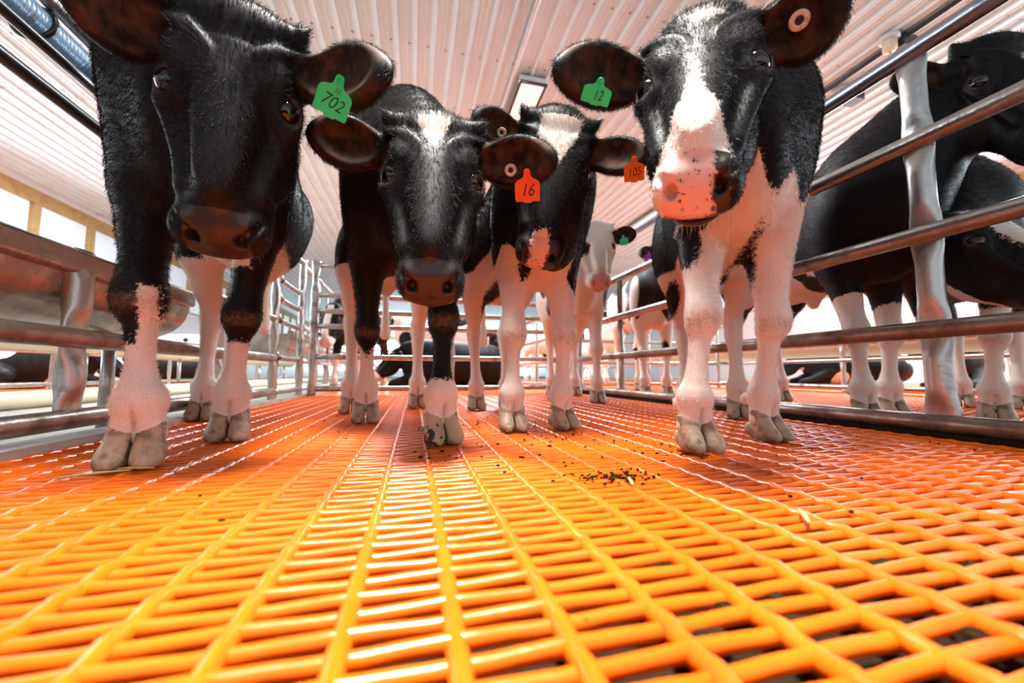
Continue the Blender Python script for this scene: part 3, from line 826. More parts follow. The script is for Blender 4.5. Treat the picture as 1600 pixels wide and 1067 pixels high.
q = P(991, 266, on_skin(gC, 990, 256, rad=16)); tag_obj(o, q, CAM - q, (0, 0, 1), .040, .044, 'orange', [('105', 0, -.1, .5, .1), ('.', 0, .2, .3, 0)], 'orange ear tag numbered 105', spin=.03)
q = P(784, 207, on_skin(gC, 784, 207, .0035)); button_obj(o, q, CAM - q, .0105)
o, gD = calf(dict(head('D'), FR=F(1115, 711), FL=F(1232, 692), HR=F(1075, 643), HL=F(1160, 655), s=.96, res=.0036, coat=coat_d, fur=260000, navel=(-.30, .0, .43), toe_FR=(-.1, -1), toe_FL=(.12, -1), head_dir=(-.68, -1), wide=.78,
    ears=dict(R=ear((866, 112), .525, .084, (-.1, -1, -.4)), L=ear((1325, -8), .47, .092, (-.55, -1, -.5))), horn=0,
    label='black calf with white and pink muzzle and green 12 ear tag'))
CALVES['D'] = gD
chin_hair(o, gD['Lh'], gD['R'], 80, lambda a, r: (r.uniform(-.045, .02), r.uniform(.20, .285), -.108), .030, 4)
q = P(933, 145, on_skin(gD, 933, 140, rad=26)); tag_obj(o, q, CAM - q, (.35, 0, 1), .040, .028, 'green', [('12', .05, -.12, .62, .1)], 'green ear tag numbered 12', spin=-.05)
q = P(1249, 32, on_skin(gD, 1249, 32, .0035)); button_obj(o, q, CAM - q, .0120)
o, gE = calf(dict(head('E'), FR=(.70, 1.76), FL=F(937, 630), HR=(.84, 2.30), HL=(.98, 2.24), s=1.0, res=.006, coat=coat_e, fur=0,
    ears=dict(R=ear((893, 352), 1.82, .07, (0, -1, 0)), L=ear((994, 364), 1.72, .08, (-.1, -1, -.3))), dirt=.7,
    label='mostly white calf with a black eye patch looking between the others'))
q = P(975, 376, on_skin(gE, 976, 368)); tag_obj(o, q, CAM - q, (.1, 0, 1), .038, .040, 'lgreen', [], 'pale green ear tag', spin=-.3)
CALVES['E'] = gE

def look(yaw_dir, down, roll=0.0):
    """head frame from the way the nose points (plan direction) and how far it hangs"""
    d = np.array([*unit(np.array(yaw_dir)), 0.0]); y = d * math.cos(down) - np.array([0, 0, math.sin(down)])
    x = np.cross(d, (0, 0, 1.0)); z = np.cross(x, y)
    c, s = math.cos(roll), math.sin(roll)
    return np.stack([x * c + z * s, y, z * c - x * s], 1)
def side_ears(R, t, gs=1.0, droop=.0, back=-.2):
    e = {}
    for k, sx in (('R', 1), ('L', -1)):
        tip = t + R @ np.array((sx * .205, .03 + back * .1, -.05 - droop)) * gs
        e[k] = (tip, R @ unit((0, .5, .55)), .08 * gs)
    return e
# right pen
Rf = look((-.35, -1), 1.12, -.1); tf = P(1554, 68, .98)
o, gF = calf(dict(R=Rf, t=tf, FR=F(1352, 662) + [.05, 0, 0], FL=F(1403, 655) + [.03, 0, 0], HR=(1.56, 1.56), HL=(1.78, 1.52), s=1.0, gs=1.1, neckw=1.35, dewlap=1, wide=.85, res=.0045, coat=coat_f, fur=100000, navel=(-.30, 0, .42), 
    ears=side_ears(Rf, tf), horn=.5, neck=(0, 0, 0), label='tall black calf behind the right fence, looking over the second rail'))
CALVES['F'] = gF
Rg = look((-.25, -1), .75, .05); tg = P(1512, 342, 1.0)
o, gG = calf(dict(R=Rg, t=tg, FR=F(1478, 652), FL=F(1560, 662), HR=(2.20, 1.10), HL=(2.26, .96), s=.96, neck=(.03, 0, .0), neckw=1.1, res=.0045, coat=coat_g, fur=80000, head_dir=(-.85, -.45),
    ears=dict(side_ears(Rg, tg), R=(P(1466, 388, 1.10), unit((-.5, -1, .1)), .075)), label='low black calf with a white forehead stripe behind the right fence post'))
CALVES['G'] = gG
Rh = look((.5, -1), .3, 0); th = P(1052, 388, 2.12)
o, gH = calf(dict(R=Rh, t=th, FR=F(1012, 618), FL=F(1047, 618), HR=(1.62, 2.80), HL=(1.76, 2.76), s=1.02, res=.006, coat=coat_h, fur=0,
    ears=dict(side_ears(Rh, th), R=(P(996, 394, 2.12), unit((-.3, -1, -.2)), .085)), label='black and white calf with a purple ear tag behind the right fence'))
q = P(1014, 402, on_skin(gH, 1012, 396)); tag_obj(o, q, CAM - q, (0, 0, 1), .05, .05, 'purple', [], 'purple ear tag')
CALVES['H'] = gH

# ------------------------------------------------------------------ the pen floor: woven, plastic coated grid
LX, CY = .0603, .0187                        # mesh pitch
def grid_floor(name, x0, x1, y0, y1, ox, sub=4, n=7, rl=.0066, rc=.0047):
    nx = int(round((x1 - x0) / LX)); ny = int(round((y1 - y0) / CY))
    xs = ox + np.arange(math.floor((x0 - ox) / LX), math.ceil((x1 - ox) / LX) + 1) * LX
    ys = np.arange(math.floor(y0 / CY), math.ceil(y1 / CY) + 1) * CY
    V, Fc = [], []; base = 0
    th = 2 * PI * np.arange(n) / n + PI / n
    def sweep(C, axis, r, ry):
        nonlocal base
        m = len(C); W = np.zeros((m, n, 3))
        other = 1 - axis
        W[:, :, axis] = C[:, axis, None]
        W[:, :, other] = C[:, other, None] + r * np.cos(th)
        W[:, :, 2] = C[:, 2, None] + ry[:, None] * np.sin(th)
        V.append(W.reshape(-1, 3))
        i = np.arange(m - 1)[:, None] * n; k = np.arange(n)[None]; k2 = (k + 1) % n
        q = np.stack([i + k, i + k2, i + n + k2, i + n + k], -1).reshape(-1, 4) + base
        Fc.append(q if axis == 1 else q[:, ::-1]); base += m * n
    wob = lambda s: RNG.normal(0, s)
    for j, x in enumerate(xs):
        yy = np.linspace(ys[0], ys[-1], (len(ys) - 1) * 2 + 1)
        z = -rl * 1.15 + .0011 * np.cos(PI * (yy / CY + j)) 
        knot = np.abs(np.cos(PI * yy / CY)) ** 2
        C = np.stack([x + .0006 * np.sin(yy * 9 + j) + 0 * yy, yy, z], 1); sweep(C, 1, rl, rl * (1.0 + .12 * knot))
    for i, y in enumerate(ys):
        xx = np.linspace(xs[0], xs[-1], (len(xs) - 1) * sub + 1); ph = (xx - ox) / LX
        z = -rc * 1.75 - .0007 * np.cos(PI * (ph + i)) + .0012 * np.sin(PI * ph) ** 2 * 0
        yy = y + .0003 * np.sin(ph * PI * 2 + i * 1.7) + .0005 * np.sin(xx * 4 + i) + .0009 * np.sin(PI * ph) ** 2
        C = np.stack([xx, yy, z], 1); sweep(C, 0, rc, rc * (1.05 + .2 * np.abs(np.cos(PI * ph)) ** 6))
    o = mesh_obj(name, np.concatenate(V), np.concatenate(Fc), M['grid'])
    o['kind'] = 'structure'; return o
ox = float(F(724, 1060)[0])
grid_floor('floor', -.63, 1.12, -.15, 2.62, ox, n=8)
grid_floor('floor', 1.20, 3.10, .10, 3.2, ox, sub=2, n=5)
def slab(name, lo, hi, m):
    mb = MB(); mb.box(lo, hi); o = mb.build(name, m, None, False); o['kind'] = 'structure'; return o
slab('floor', (-.66, -2.5, -.09), (3.15, 9.0, -.022), M['pit'])
slab('floor', (-.66, 2.66, -.021), (1.17, 9.0, -.004), M['grid'])
slab('floor', (1.20, 3.22, -.021), (3.10, 9.0, -.004), M['grid'])
slab('floor', (-4.9, -4, -.12), (-.66, 27, -.03), M['concrete'])
slab('floor', (-.66, 9.0, -.12), (7.0, 27, -.03), M['concrete'])
slab('floor', (3.15, -4, -.12), (7.0, 9.0, -.03), M['concrete'])
slab('floor', (-.66, -4, -.12), (3.15, -2.5, -.03), M['concrete'])
slab('floor', (-4.8, .5, -.03), (-2.62, 12, .0), M['grid'])
slab('floor', (4.0, .5, -.03), (6.8, 9, .0), M['grid'])
slab('trim_1', (-.72, -2.5, -.03), (-.645, 9, .012), M['concrete'])
slab('trim_2', (1.125, -2.5, -.03), (1.195, 9, .008), M['pit'])

# dried crumbs lodged in the mesh, stuff nobody could count
def crumbs():
    bm = bmesh.new(); rg = random.Random(5)
    spot_ = F(955, 743)
    for k in range(560):
        if k < 190: x, y = rg.uniform(.12, .95), rg.uniform(.15, .75)
        else: x, y = rg.uniform(-.3, 1.05), rg.uniform(.2, 1.6)
        x = ox + (math.floor((x - ox) / LX) + rg.uniform(.2, .85)) * LX; y = (math.floor(y / CY) + rg.uniform(.45, .6)) * CY
        if 330 <= k < 430: x, y = float(spot_[0]) + rg.gauss(0, .032), float(spot_[1]) + rg.gauss(0, .014)
        elif k >= 430: x, y = rg.uniform(.0, .55), rg.uniform(.55, 1.1)
        if k > 270: z = -.0012; r = rg.uniform(.0007, .0021)
        else: z = -.012; r = rg.uniform(.003, .0075)
        res = bmesh.ops.create_icosphere(bm, subdivisions=2, radius=1)
        sx = r * rg.uniform(1.0, 2.2)
        for v in res['verts']:
            w = 1 + rg.uniform(-.28, .28)
            v.co = Vector((x + v.co.x * sx * w, y + v.co.y * r * w, z + v.co.z * r * .8 * w))
    me = bpy.data.meshes.new('manure_crumbs'); bm.to_mesh(me); bm.free(); me.materials.append(M['dirt'])
    o = link(bpy.data.objects.new('manure_crumbs', me))
    tag(o, 'dark dried manure crumbs lodged in the orange floor mesh', 'dirt', kind='stuff')
crumbs()
for i, (px, py, a, ln, lab) in enumerate(((150, 741, .3, .035, 'straw scrap under the hoof of the calf by the left fence'), (205, 733, -.2, .03, 'second straw scrap beside the big front hoof at left'), (1256, 806, .9, .018, 'yellow chaff flake on the mesh at right'), (985, 752, 1.2, .014, 'tiny upright straw on the mesh below the right calf'))):
    p = F(px, py, .002); mb = MB(); d = np.array([math.cos(a), math.sin(a), 0]) * ln
    mb.tube([p - d, p + np.array([0, 0, .002]), p + d * .9 + np.array([.002, .003, .001])], [(.0018, .0012), (.0024, .0014), (.001, .0008)], 6)
    tag(mb.build('straw', M['straw']), lab, 'straw')

# ------------------------------------------------------------------ fences of bent steel pipe
def flat_post(x, y, z0, z1, nodes, r=.021, m='bright', parent=None, axis=1, name='post', flat=.55):
    """a pipe upright pinched flat where rails are welded on"""
    zs = np.linspace(z0, z1, 60); mb = MB(); n = 16; V = []
    for z in zs:
        k = max([math.exp(-((z - q) / .052) ** 4) for q in nodes] + [0])
        wide = r * (1 + .32 * k); thin = r * (1 - flat * k)
        for j in range(n):
            a = 2 * PI * j / n
            c, s = math.cos(a), math.sin(a)
            if axis == 1: V.append((x + thin * c, y + wide * s, z))
            else: V.append((x + wide * c, y + thin * s, z))
    Fc = [(i * n + k, i * n + (k + 1) % n, (i + 1) * n + (k + 1) % n, (i + 1) * n + k) for i in range(len(zs) - 1) for k in range(n)]
    Fc += [tuple(range(n))[::-1], tuple((len(zs) - 1) * n + k for k in range(n))]
    mb.add(V, Fc); return mb.build(name, M[m], parent)
def rail(a, b, r, m, parent, name='rail', bent=0.0, weld=()):
    a, b = np.array(a, float), np.array(b, float); mb = MB(); k = 14
    pts = [a + (b - a) * t + np.array([0, 0, -.003 * math.sin(PI * t)]) for t in np.linspace(0, 1, k)]
    if bent:
        d = unit(b - a); pts = [a - d * 0 + np.array([0, 0, bent])] + [a + d * .03 + np.array([0, 0, bent * .35])] + [a + d * .07] + pts[1:-1] + [b - d * .07, b - d * .03 + np.array([0, 0, bent * .35]), b + np.array([0, 0, bent])]
    mb.tube(pts, r, 14)
    for w in weld:
        c = np.array(w, float); d = unit(b - a); mb.tube([c - d * .016, c - d * .008, c + d * .008, c + d * .016], [r * 1.0, r * 1.09, r * 1.09, r * 1.0], 14, False)
    return mb.build(name, M[m], parent)

fx = 1.15; rz = (.030, .243, .468, .696, .918)
fr_ = empty('pen_fence', (fx, .617, 0), 'steel pipe fence along the right side of the pen, brown stained rails', 'fence')
for i, z in enumerate(rz):
    rail((fx, -.75, z), (fx, 2.60, z), .0205, ('pipe', 'pipe', 'steel', 'steel', 'rail_blue')[i], fr_)
flat_post(fx + .012, .617, .03, .918, rz, .024, 'bright', fr_)
flat_post(fx + .012, -.62, .03, .918, rz, .024, 'bright', fr_)
flat_post(fx + .004, 2.0, .03, .70, rz, .016, 'pipe', fr_, flat=.3)
flat_post(fx + .004, 2.57, .0, .918, rz, .022, 'steel', fr_, flat=.3)

lx = -.68; lz = (.050, .215)
fl = empty('pen_fence', (lx, 1.0, 0), 'brown pipe fence along the left side of the pen with flattened uprights', 'fence')
for z in lz: rail((lx, -.6, z), (lx, 2.13, z), .0205, 'pipe', fl)
rail((lx, 1.45, .41), (lx, 2.13, .41), .016, 'pipe', fl)
rail((lx - .01, -.6, .68), (lx - .01, 2.13, .68), .013, 'blackpipe', fl)
rail((lx - .01, -.6, .757), (lx - .01, 1.03, .757), .011, 'blackpipe', fl)
rail((lx - .01, -.6, .852), (lx - .01, 2.13, .852), .015, 'steel', fl)
flat_post(lx - .012, 1.0, .05, .40, (.05, .215, .40), .024, 'bright', fl)
flat_post(lx - .012, 1.045, .68, .852, (.68, .85), .022, 'bright', fl)
flat_post(lx - .012, 1.62, .05, .42, (.05, .215, .41), .022, 'bright', fl)
flat_post(lx - .012, -.5, -.03, .85, (.05, .215, .40, .66), .024, 'bright', fl)
flat_post(lx, 2.13, .0, .88, (.05, .22, .41, .62), .022, 'steel', fl, flat=.3)

gt = empty('gate', (lx, 2.37, 0), 'narrow steel gate with bent rail ends at the far end of the left fence', 'gate')
for z in (.045, .22, .41, .52, .62): rail((lx, 2.16, z), (lx, 2.56, z), .014, 'steel', gt, bent=.02 if z > .1 else 0)
rail((lx, 2.15, .80), (lx, 2.58, .82), .016, 'steel', gt)
flat_post(lx, 2.585, .0, .84, (.05, .22, .41, .52, .62), .022, 'steel', gt, flat=.2)
mb = MB(); mb.tube([(lx + .03 * math.cos(a), 2.02, .60 + .03 * math.sin(a)) for a in np.linspace(0, 2 * PI, 20)], .006, 8, False); mb.build('latch_ring', M['steel'], gt)

ey = 2.66; ez = (.041, .243, .44, .538, .64, .833)
eg = empty('gate', (.25, ey, 0), 'wide six rail steel gate closing the far end of the pen', 'gate')
for z in ez: rail((-.60, ey, z), (1.10, ey, z), .017, 'steel', eg)
for x in (-.625, 1.09): flat_post(x, ey, .0, .86, ez, .021, 'steel', eg, axis=0, flat=.2)
for x in (.25,): flat_post(x, ey + .02, .03, .84, ez, .014, 'steel', eg, axis=0, flat=.2)

def far_fence(label, ax, p, a, b, zs, posts, r=.016, name='pen_fence'):
    """a rail fence running along the pens (ax=1) or across them (ax=0)"""
    pt = (lambda t, z: (p, t, z)) if ax == 1 else (lambda t, z: (t, p, z))
    e = empty(name, pt((a + b) / 2, 0), label, 'fence')
    for z in zs: rail(pt(a, z), pt(b, z), r, 'steel', e)
    for t in posts:
        x, y, _ = pt(t, 0); flat_post(x, y, .0, max(zs) + .01, zs, r, 'bright', e, axis=ax, flat=.35)
    return e
far_fence('steel fence across the aisle from the left fence', 1, -2.6, .6, 9.0, (.06, .30, .46), (1.5, 2.35, 2.5, 3.6, 3.75, 5, 6.2, 7.4, 8.6))
far_fence('tall steel fence of the next pens beyond the far gate, left', 1, -.73, 2.8, 9.0, (.04, .22, .44, .85), (3.2, 3.6, 4.0, 4.6, 5.2, 6, 7, 8))
far_fence('steel fence of the next pens beyond the far gate, right', 1, 1.16, 2.8, 9.0, (.04, .24, .45, .68), (3.6, 4.6, 5.5, 7))
far_fence('steel fence across the back of the right pen', 0, 3.3, 1.3, 3.1, (.04, .24, .44, .62, .82), (1.4, 2.2, 3.0))
far_fence('steel fence on the outer side of the right pen', 1, 3.12, .3, 9.0, (.04, .24, .36), (.9, 1.35, 2.2, 3.2, 4.4, 5.6))
far_fence('steel fence across the third row of pens', 0, 5.6, -.55, 3.1, (.04, .24, .45, .65), (.4, 1.3, 2.2))

# ------------------------------------------------------------------ feed troughs, pipes, duct
def trough(name, ax, x, ya, yb, ztop, w, h, m, label, flip=1, supports=()):
    e = empty(name, (x, (ya + yb) / 2, 0), label, 'trough')
    prof = [(.0, 0), (-.004, -.012), (.0, -.02)] + [(.02 * 0 + w * .5 * (1 - math.cos(a)), -.02 - (h - .02) * math.sin(a) ** .8) for a in np.linspace(.12, PI - .12, 15)] + [(w, -.02), (w + .004, -.012), (w, 0), (w - .006, -.004)]
    inner = [(w - .012 - (w - .024) * k / 14, -.016 - (h - .03) * math.sin(PI * (.04 + .92 * k / 14)) ** .8) for k in range(15)] + [(.006, -.004)]
    prof = prof + inner
    V = []; n = len(prof)
    for y in (ya, yb): V += [(x - flip * a, y, ztop + b) for a, b in prof]
    mb = MB(); mb.add(V, [(k, (k + 1) % n, n + (k + 1) % n, n + k) for k in range(n)])
    mb.build('basin', M[m], e)
    for y, s in ((ya, -1), (yb, 1)):
        mb = MB(); m_ = 3 + 15 + 4
        mb.add([(x - flip * a, y, ztop + b) for a, b in prof[:21]] + [(x - flip * a, y + s * .006, ztop + b) for a, b in prof[:21]],
               [tuple(range(21)), tuple(range(21, 42))[::-1]] + [(k, (k + 1) % 21, 21 + (k + 1) % 21, 21 + k) for k in range(21)])
        mb.build('end_cap', M[m], e, False)
    mb = MB(); mb.box((min(x - .02 * flip, x + .022 * flip), ya, ztop - .028), (max(x - .02 * flip, x + .022 * flip), yb, ztop + .022))
    o = mb.build('rim', M['trough' if m == 'trough' else m], e, False)
    bv = o.modifiers.new('round', 'BEVEL'); bv.width = .009; bv.segments = 3
    for y in supports:
        mb = MB(); mb.tube([(x - flip * w * .5, y, ztop - h + .01), (x - flip * w * .5, y, -.03)], .016, 10); mb.build('stand', M['steel'], e)
    return e
trough('feed_trough', 1, lx - .02, -.6, 1.42, .375, .30, .135, 'trough', 'long brown stainless feed trough behind the left fence', supports=(-.3, .6, 1.35))
trough('feed_trough', 1, -.80, 2.8, 8.5, .40, .28, .17, 'trough', 'stainless feed trough along the pens beyond the narrow gate', supports=(3, 4.5, 6, 7.5))
trough('feed_trough', 1, -2.28, .8, 5.0, .42, .26, .13, 'cream', 'cream feed trough across the aisle on the left', supports=(1.2, 2.4, 3.6, 4.8))
trough('feed_trough', 1, -2.28, 5.4, 8.5, .46, .28, .20, 'cream', 'second cream feed trough across the aisle, further back', supports=(5.8, 7, 8.2))
trough('feed_trough', 1, 3.16, .5, 5.0, .40, .30, .13, 'cream', 'cream feed trough beyond the right pen', flip=-1, supports=(.9, 2, 3.1, 4.2))

mb = MB(); mb.tube([(-1.80, -1, .012), (-1.82, 2.4, .012), (-1.9, 6, .012), (-1.86, 12, .012)], .042, 12)
tag(mb.build('floor_pipe', M['cream']), 'cream plastic pipe lying along the concrete aisle', 'pipe')

d = empty('ventilation_duct', (-.80, .6, .93), 'blue ribbed plastic duct along the top of the left fence', 'duct')
mb = MB(); yy = np.arange(-.6, 1.0, .003)
mb.tube([(lx - .035, y, .804) for y in yy], [.030 + .0010 * math.sin(2 * PI * y / .009) for y in yy], 20); mb.build('hose', M['duct'], d)
mb = MB(); mb.tube([(lx - .035 + .033 * math.cos(a), .88 + .004 * math.sin(a), .804 + .033 * math.sin(a)) for a in np.linspace(0, 2 * PI, 24)], .005, 8, False); mb.build('clamp', M['blackpipe'], d)
mb = MB(); mb.tube([(lx - .035, .995, .804), (lx - .035, 1.02, .804)], .031, 20); mb.build('end_cap', M['steel'], d)

# ------------------------------------------------------------------ the barn
CZ = 2.6
def ceiling():
    p = .1333; xs, zs = [], []
    for k in range(int(12.6 / p) + 1):
        b = -5.0 + k * p
        for dx, dz in ((0, 0), (.006, 0), (.013, -.020), (.027, -.020), (.034, 0), (.055, 0), (.058, -.005), (.066, -.005), (.069, 0), (.095, 0), (.098, -.005), (.106, -.005), (.109, 0)):
            xs.append(b + dx); zs.append(CZ + dz)
    n = len(xs); ys = [-4.0, 1, 6, 12, 27]
    V = [(xs[i], y, zs[i]) for y in ys for i in range(n)]
    Fc = [(j * n + i, (j + 1) * n + i, (j + 1) * n + i + 1, j * n + i + 1) for j in range(len(ys) - 1) for i in range(n - 1)]
    o = mesh_obj('ceiling', V, Fc, M['ceiling'], None, False); o['kind'] = 'structure'
    slab('ceiling', (-5, -4, CZ + .002), (7.4, 27, CZ + .06), M['white_trim'])
ceiling()
def side_wall(side, x, inward):
    lo, hi = (x, x + .1) if inward < 0 else (x - .1, x)
    zs, zt = 1.45, 2.38
    slab('wall_' + side, (lo, -4, -.12), (hi, 27, zs), M['white_trim'])
    slab('wall_' + side, (lo, -4, zt + .10), (hi, 27, CZ), M['wood'])
    slab('trim_3' if side == 'left' else 'trim_4', (x + inward * -.0 - (.03 if inward < 0 else 0), -4, zt + .16), (x + (.03 if inward > 0 else 0), 27, CZ), M['white_trim'])
    k = 0; y = -3.6
    while y < 26:
        e = empty('window_%d' % (k + (1 if side == 'left' else 101)), (x, y, 0)); e['kind'] = 'structure'
        mb = MB(); mb.box((lo + .04, y + .07, zs + .04), (lo + .05, y + .86, zt)); mb.build('pane', M['pane'], e, False)
        mb = MB()
        mb.box((lo, y - .02, zs), (hi, y + .07, zt + .1)); mb.box((lo, y + .07, zt), (hi, y + .88, zt + .1)); mb.box((lo, y + .07, zs), (hi, y + .88, zs + .04))
        mb.build('frame', M['wood'], e, False)
        y += .90; k += 1
side_wall('left', -4.88, 1)
side_wall('right', 7.0, -1)
slab('wall_back', (-5, 27, -.12), (7.2, 27.1, 0.35), M['white_trim'])
slab('wall_back', (-5, 27, 2.3), (7.2, 27.1, CZ), M['white_trim'])
e = empty('window_90', (0, 27, 0)); e['kind'] = 'structure'
mb = MB(); mb.box((-5, 27.02, .35), (7.2, 27.06, 2.3)); mb.build('pane', M['pane_bright'], e, False)

def ceiling_light(x, y, sx, sy, label):
    e = empty('ceiling_light', (x, y, CZ), label, 'light fixture')
    mb = MB(); mb.box((x - sx / 2, y - sy / 2, CZ - .075), (x + sx / 2, y + sy / 2, CZ - .022)); mb.build('housing', M['white_trim'], e, False)
    mb = MB(); mb.box((x - sx / 2 + .012, y - sy / 2 + .012, CZ - .083), (x + sx / 2 - .012, y + sy / 2 - .012, CZ - .075)); mb.build('diffuser', M['lamp'], e, False)
    mb = MB()
    for a, b, c, d_ in ((-sx / 2 - .01, -sy / 2 - .01, -sx / 2 + .012, sy / 2 + .01), (sx / 2 - .012, -sy / 2 - .01, sx / 2 + .01, sy / 2 + .01), (-sx / 2, -sy / 2 - .01, sx / 2, -sy / 2 + .012), (-sx / 2, sy / 2 - .012, sx / 2, sy / 2 + .01)):
        mb.box((x + a, y + b, CZ - .088), (x + c, y + d_, CZ - .073))
    mb.build('frame', M['blackpipe'], e, False)
ceiling_light(.90, 3.13, .22, .56, 'rectangular white ceiling light above the calf with the broad blaze')
mb = MB(); mb.tube([(.735, .2, CZ - .03), (.735, 3.0, CZ - .03), (.735, 8, CZ - .03)], .016, 10)
tag(mb.build('conduit', M['white_trim']), 'white conduit along the ceiling beside the rectangular light', 'conduit')
mb = MB(); mb.tube([(3.40, 0, CZ - .03), (3.40, 3, CZ - .03), (3.40, 9, CZ - .03)], .018, 10)
tag(mb.build('conduit', M['blackpipe']), 'dark conduit along the ceiling above the right fence', 'conduit')
def bulb_holder(x, y, label, cord):
    e = empty('lamp_holder', (x, y, CZ), label, 'light fixture')
    mb = MB(); mb.tube([(x, y, CZ - .02), (x, y, CZ - .05)], .06, 16); mb.build('base', M['white_trim'], e)
    mb = MB(); mb.tube([(x, y, CZ - .05), (x, y, CZ - .12), (x, y, CZ - .135)], [.042, .042, .03], 16); mb.build('socket', M['ring'], e)
    mb = MB(); mb.tube([(x, y, CZ - .13), (x, y, CZ - .13 - cord)], .009, 8); mb.build('cord', M['ring'], e)
    mb = MB(); mb.box((x + .05, y - .06, CZ - .11), (x + .19, y + .05, CZ - .02)); mb.build('junction_box', M['blackpipe'], e, False)
bulb_holder(3.30, 1.86, 'cream lamp holder with a cord on the ceiling above the right fence', .30)
bulb_holder(3.52, 2.35, 'second lamp holder further along the dark ceiling conduit', .05)
mb = MB(); mb.box((3.56, 2.55, CZ - .035), (3.62, 3.1, CZ - .018))
tag(mb.build('batten', M['wood'], None, False), 'brown wooden batten on the ceiling above the right pen', 'batten')

# ------------------------------------------------------------------ other calves in the barn
def blobs(seed, n, rmin, rmax, base=-.03):
    rg = np.random.default_rng(seed); B = [(rg.uniform(-.9, .2), rg.uniform(.35, .95), rg.uniform(-.2, .2), rg.uniform(rmin, rmax)) for _ in range(n)]
    def coat(g):
        w = np.full(len(g['z']), base)
        for f, z, l, r in B:
            d = r - np.sqrt((g['fr'] - f) ** 2 + (g['z'] - z) ** 2 + (.5 * (g['la'] - l)) ** 2); w = mx(w, d) if base < 0 else mn(w, -d)
        w = mx(w, .30 - g['z']) if base < 0 else w
        f = mx(.026 - np.abs(g['hx']) + .0 * w, (g['hy'] - .25)) if base < 0 else mn(w * 0 + .03, np.abs(np.abs(g['hx']) - .07) - .025)
        return np.where(g['head'] & (g['hy'] > 0), f, w), np.full(len(g['z']), .05)
    return coat
def standing(x, y, hd, coat, label, head_yaw=0.0, down=.7, s=.95, res=.009, hz=.86):
    u = unit([math.sin(hd), math.cos(hd), 0]); r = np.cross(u, (0, 0, 1.0)); o_ = np.array([x, y, 0.0])
    R = look((math.sin(hd + head_yaw), math.cos(hd + head_yaw)), down); t = o_ + u * .27 * s + np.array([0, 0, hz * s])
    q = lambda f, l: o_ + u * f * s + r * l * s
    return calf(dict(R=R, t=t, FR=q(.05, .09), FL=q(-.03, -.09), HR=q(-.60, .09), HL=q(-.68, -.09), s=s, res=res, coat=coat, ears=side_ears(R, t), horn=0, dirt=.4, label=label, group=None))[0]
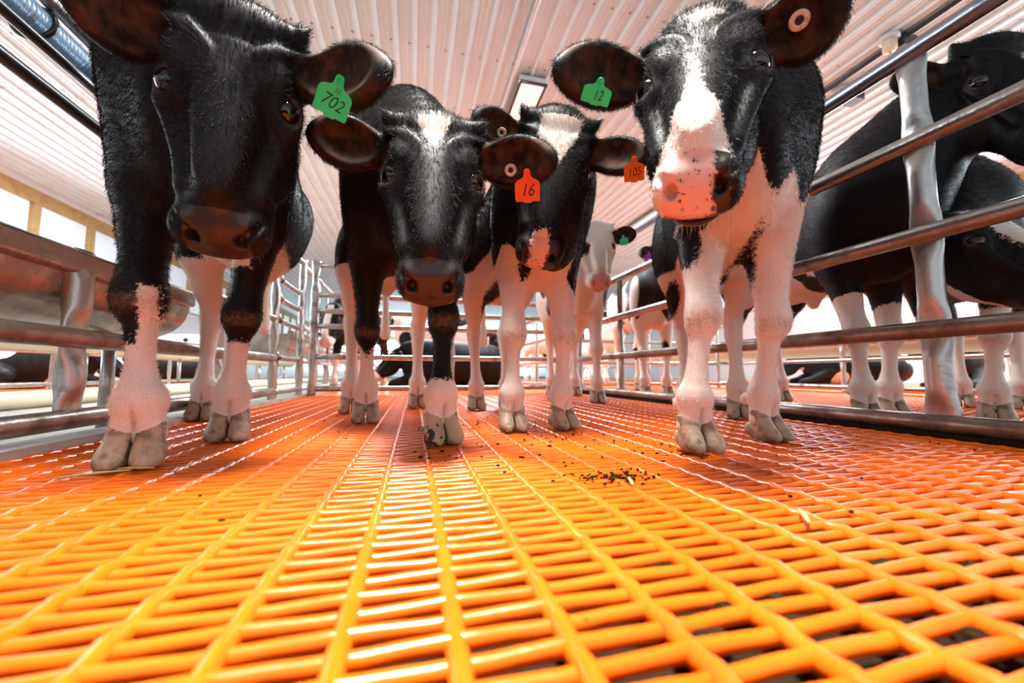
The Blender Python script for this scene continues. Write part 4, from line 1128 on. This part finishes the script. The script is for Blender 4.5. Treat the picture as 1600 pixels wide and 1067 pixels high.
def lying(x, y, hd, coat, label, head_yaw=.6, s=.95, res=.009, low=False):
    u = unit([math.sin(hd), math.cos(hd), 0]); r = np.cross(u, (0, 0, 1.0)); o_ = np.array([x, y, 0.0]); zz = np.array([0, 0, 1.0])
    W = lambda f, l, z: o_ + (u * f + r * l) * s + zz * z * s
    hz = .36 if low else .62
    R = look((math.sin(hd + head_yaw), math.cos(hd + head_yaw)), .75 if low else .55); t = W(.30, .04, hz)
    ears = side_ears(R, t); pts = [W(f, l, z) for f in (-1.0, .8) for l in (-.45, .45) for z in (0, .8)] + [t, t + R @ np.array((0, .35, 0))]
    Fd = Field(np.min(pts, 0) - .05, np.max(pts, 0) + .05, res)
    Fd.tube([(W(.10, 0, .20), .09, .12), (W(.0, 0, .23), .14, .19), (W(-.2, 0, .235), .18, .215), (W(-.45, .02, .225), .20, .21), (W(-.65, .02, .215), .17, .19), (W(-.78, .02, .18), .11, .13)], .06, side=r)
    Fd.tube([(W(.0, 0, .33), .10, .13), (W(.16, .02, (.33 + hz) / 2), .075, .105), (t + R @ np.array((0, .05, -.085)), .055, .062)], .05, side=r)
    for sg in (1, -1):
        Fd.tube([(W(.02, sg * .10, .16), .06), (W(.20, sg * .11, .07), .045), (W(.30, sg * .10, .045), .035), (W(.20, sg * .075, .033), .024), (W(.06, sg * .07, .035), .030), (W(.01, sg * .07, .03), .026)], .02, sub=3)
    Fd.tube([(W(-.60, .14, .20), .12), (W(-.38, .24, .12), .07), (W(-.50, .27, .06), .045), (W(-.36, .29, .035), .027), (W(-.20, .28, .03), .032), (W(-.14, .28, .03), .025)], .03, sub=3)
    head_field(Fd, R, t, ears, 0)
    Fd.d = np.maximum(Fd.d, .002 - Fd.ax[2][None, None, :])
    V, Qd = Fd.mesh(2); Nn = vertex_normals(V, Qd); loc = (V - t) @ R; rel = V - o_
    hd_ = (loc[:, 1] > -.03) & (loc[:, 1] < .34) & (np.abs(loc[:, 0]) < .1) & (loc[:, 2] < .04) & (loc[:, 2] > -.175)
    g = dict(V=V, z=V[:, 2] + .33, fr=(rel @ u) / s, la=(rel @ r) / s, hx=loc[:, 0], hy=loc[:, 1], hz=loc[:, 2], N=Nn, head=hd_, near=np.zeros(len(V), int), bl=.7)
    w, pk = coat(g)
    ob = mesh_obj('calf', V - o_, Qd, M['coat']); ob.location = o_
    nose = ((loc[:, 1] > .29) & hd_).astype(float) * .9
    for nm, a in (('white', w), ('pink', pk), ('nose', nose), ('earin', 0 * w), ('dirt', 0 * w), ('rim', 0 * w)):
        at = ob.data.attributes.new(nm, 'FLOAT', 'POINT'); at.data.foreach_set('value', np.asarray(a, np.float32))
    tag(ob, label, 'calf')
    for sx in (1, -1): eye_obj(R, t, sx, ob)
    return ob
def again(o, x, y, turn, label):
    """a second calf: the thing and each of its parts copied and turned"""
    c = link(o.copy()); c.location = (x, y, 0); c.rotation_euler = (0, 0, turn); c['label'] = label
    for ch in o.children:
        k = link(ch.copy()); k.parent = c
    return c
dark, spot, pale = blobs(3, 5, .05, .13), blobs(9, 7, .05, .14, .04), blobs(21, 3, .04, .08, .05)
black = blobs(4, 1, .04, .05)
s1 = standing(-0.56, 3.423, PI + .25, dark, 'black and white calf facing the far gate from the next pen, left end', .1, 1.15, hz=0.688)
s2 = standing(-.05, 4.5, -1.45, spot, 'white calf with black spots standing side on beyond the far gate', -.3, .6)
s3 = standing(2.15, 3.9, PI + .2, pale, 'pale calf standing at the back of the right pen', .2, .8)
again(s3, 1.75, 4.6, .5, 'second pale calf behind the right fence, further back')
again(s2, 2.35, 6.5, -.4, 'spotted calf far back beyond the right pen')
again(s3, .35, 6.1, 1.0, 'pale calf in the third row of pens, seen between the front legs')
again(s2, .55, 6.9, 2.6, 'spotted calf in the third row of pens near the ceiling light')
again(s1, .72, 4.9, 1.5, 'black and white calf in the next pen beyond the far gate, right end')
l1 = lying(.10, 3.62, -1.45, black, 'black calf lying beyond the far gate with its head low', -.3, low=True)
l2 = lying(-3.35, 3.1, 1.2, dark, 'black calf with white marks lying across the aisle, nearest the feed trough', .5, low=True)
again(l2, -3.3, 4.7, .3, 'second black calf lying across the aisle')
again(l1, -3.6, 2.2, .5, 'black calf lying across the aisle at the edge of view')
again(l1, -3.8, 6.6, .2, 'third black calf lying across the aisle, further back')
again(l2, 4.4, 3.3, 2.4, 'black calf lying beyond the right pen under the cream trough')
again(l1, 4.6, 2.3, .4, 'second black calf lying beyond the right pen')
s4 = again(s2, -3.6, 5.8, 2.9, 'spotted calf standing across the aisle')
again(s3, -3.9, 8.0, 2.2, 'pale calf standing far across the aisle')
again(s1, -4.1, 9.4, 3.4, 'dark calf standing far across the aisle')
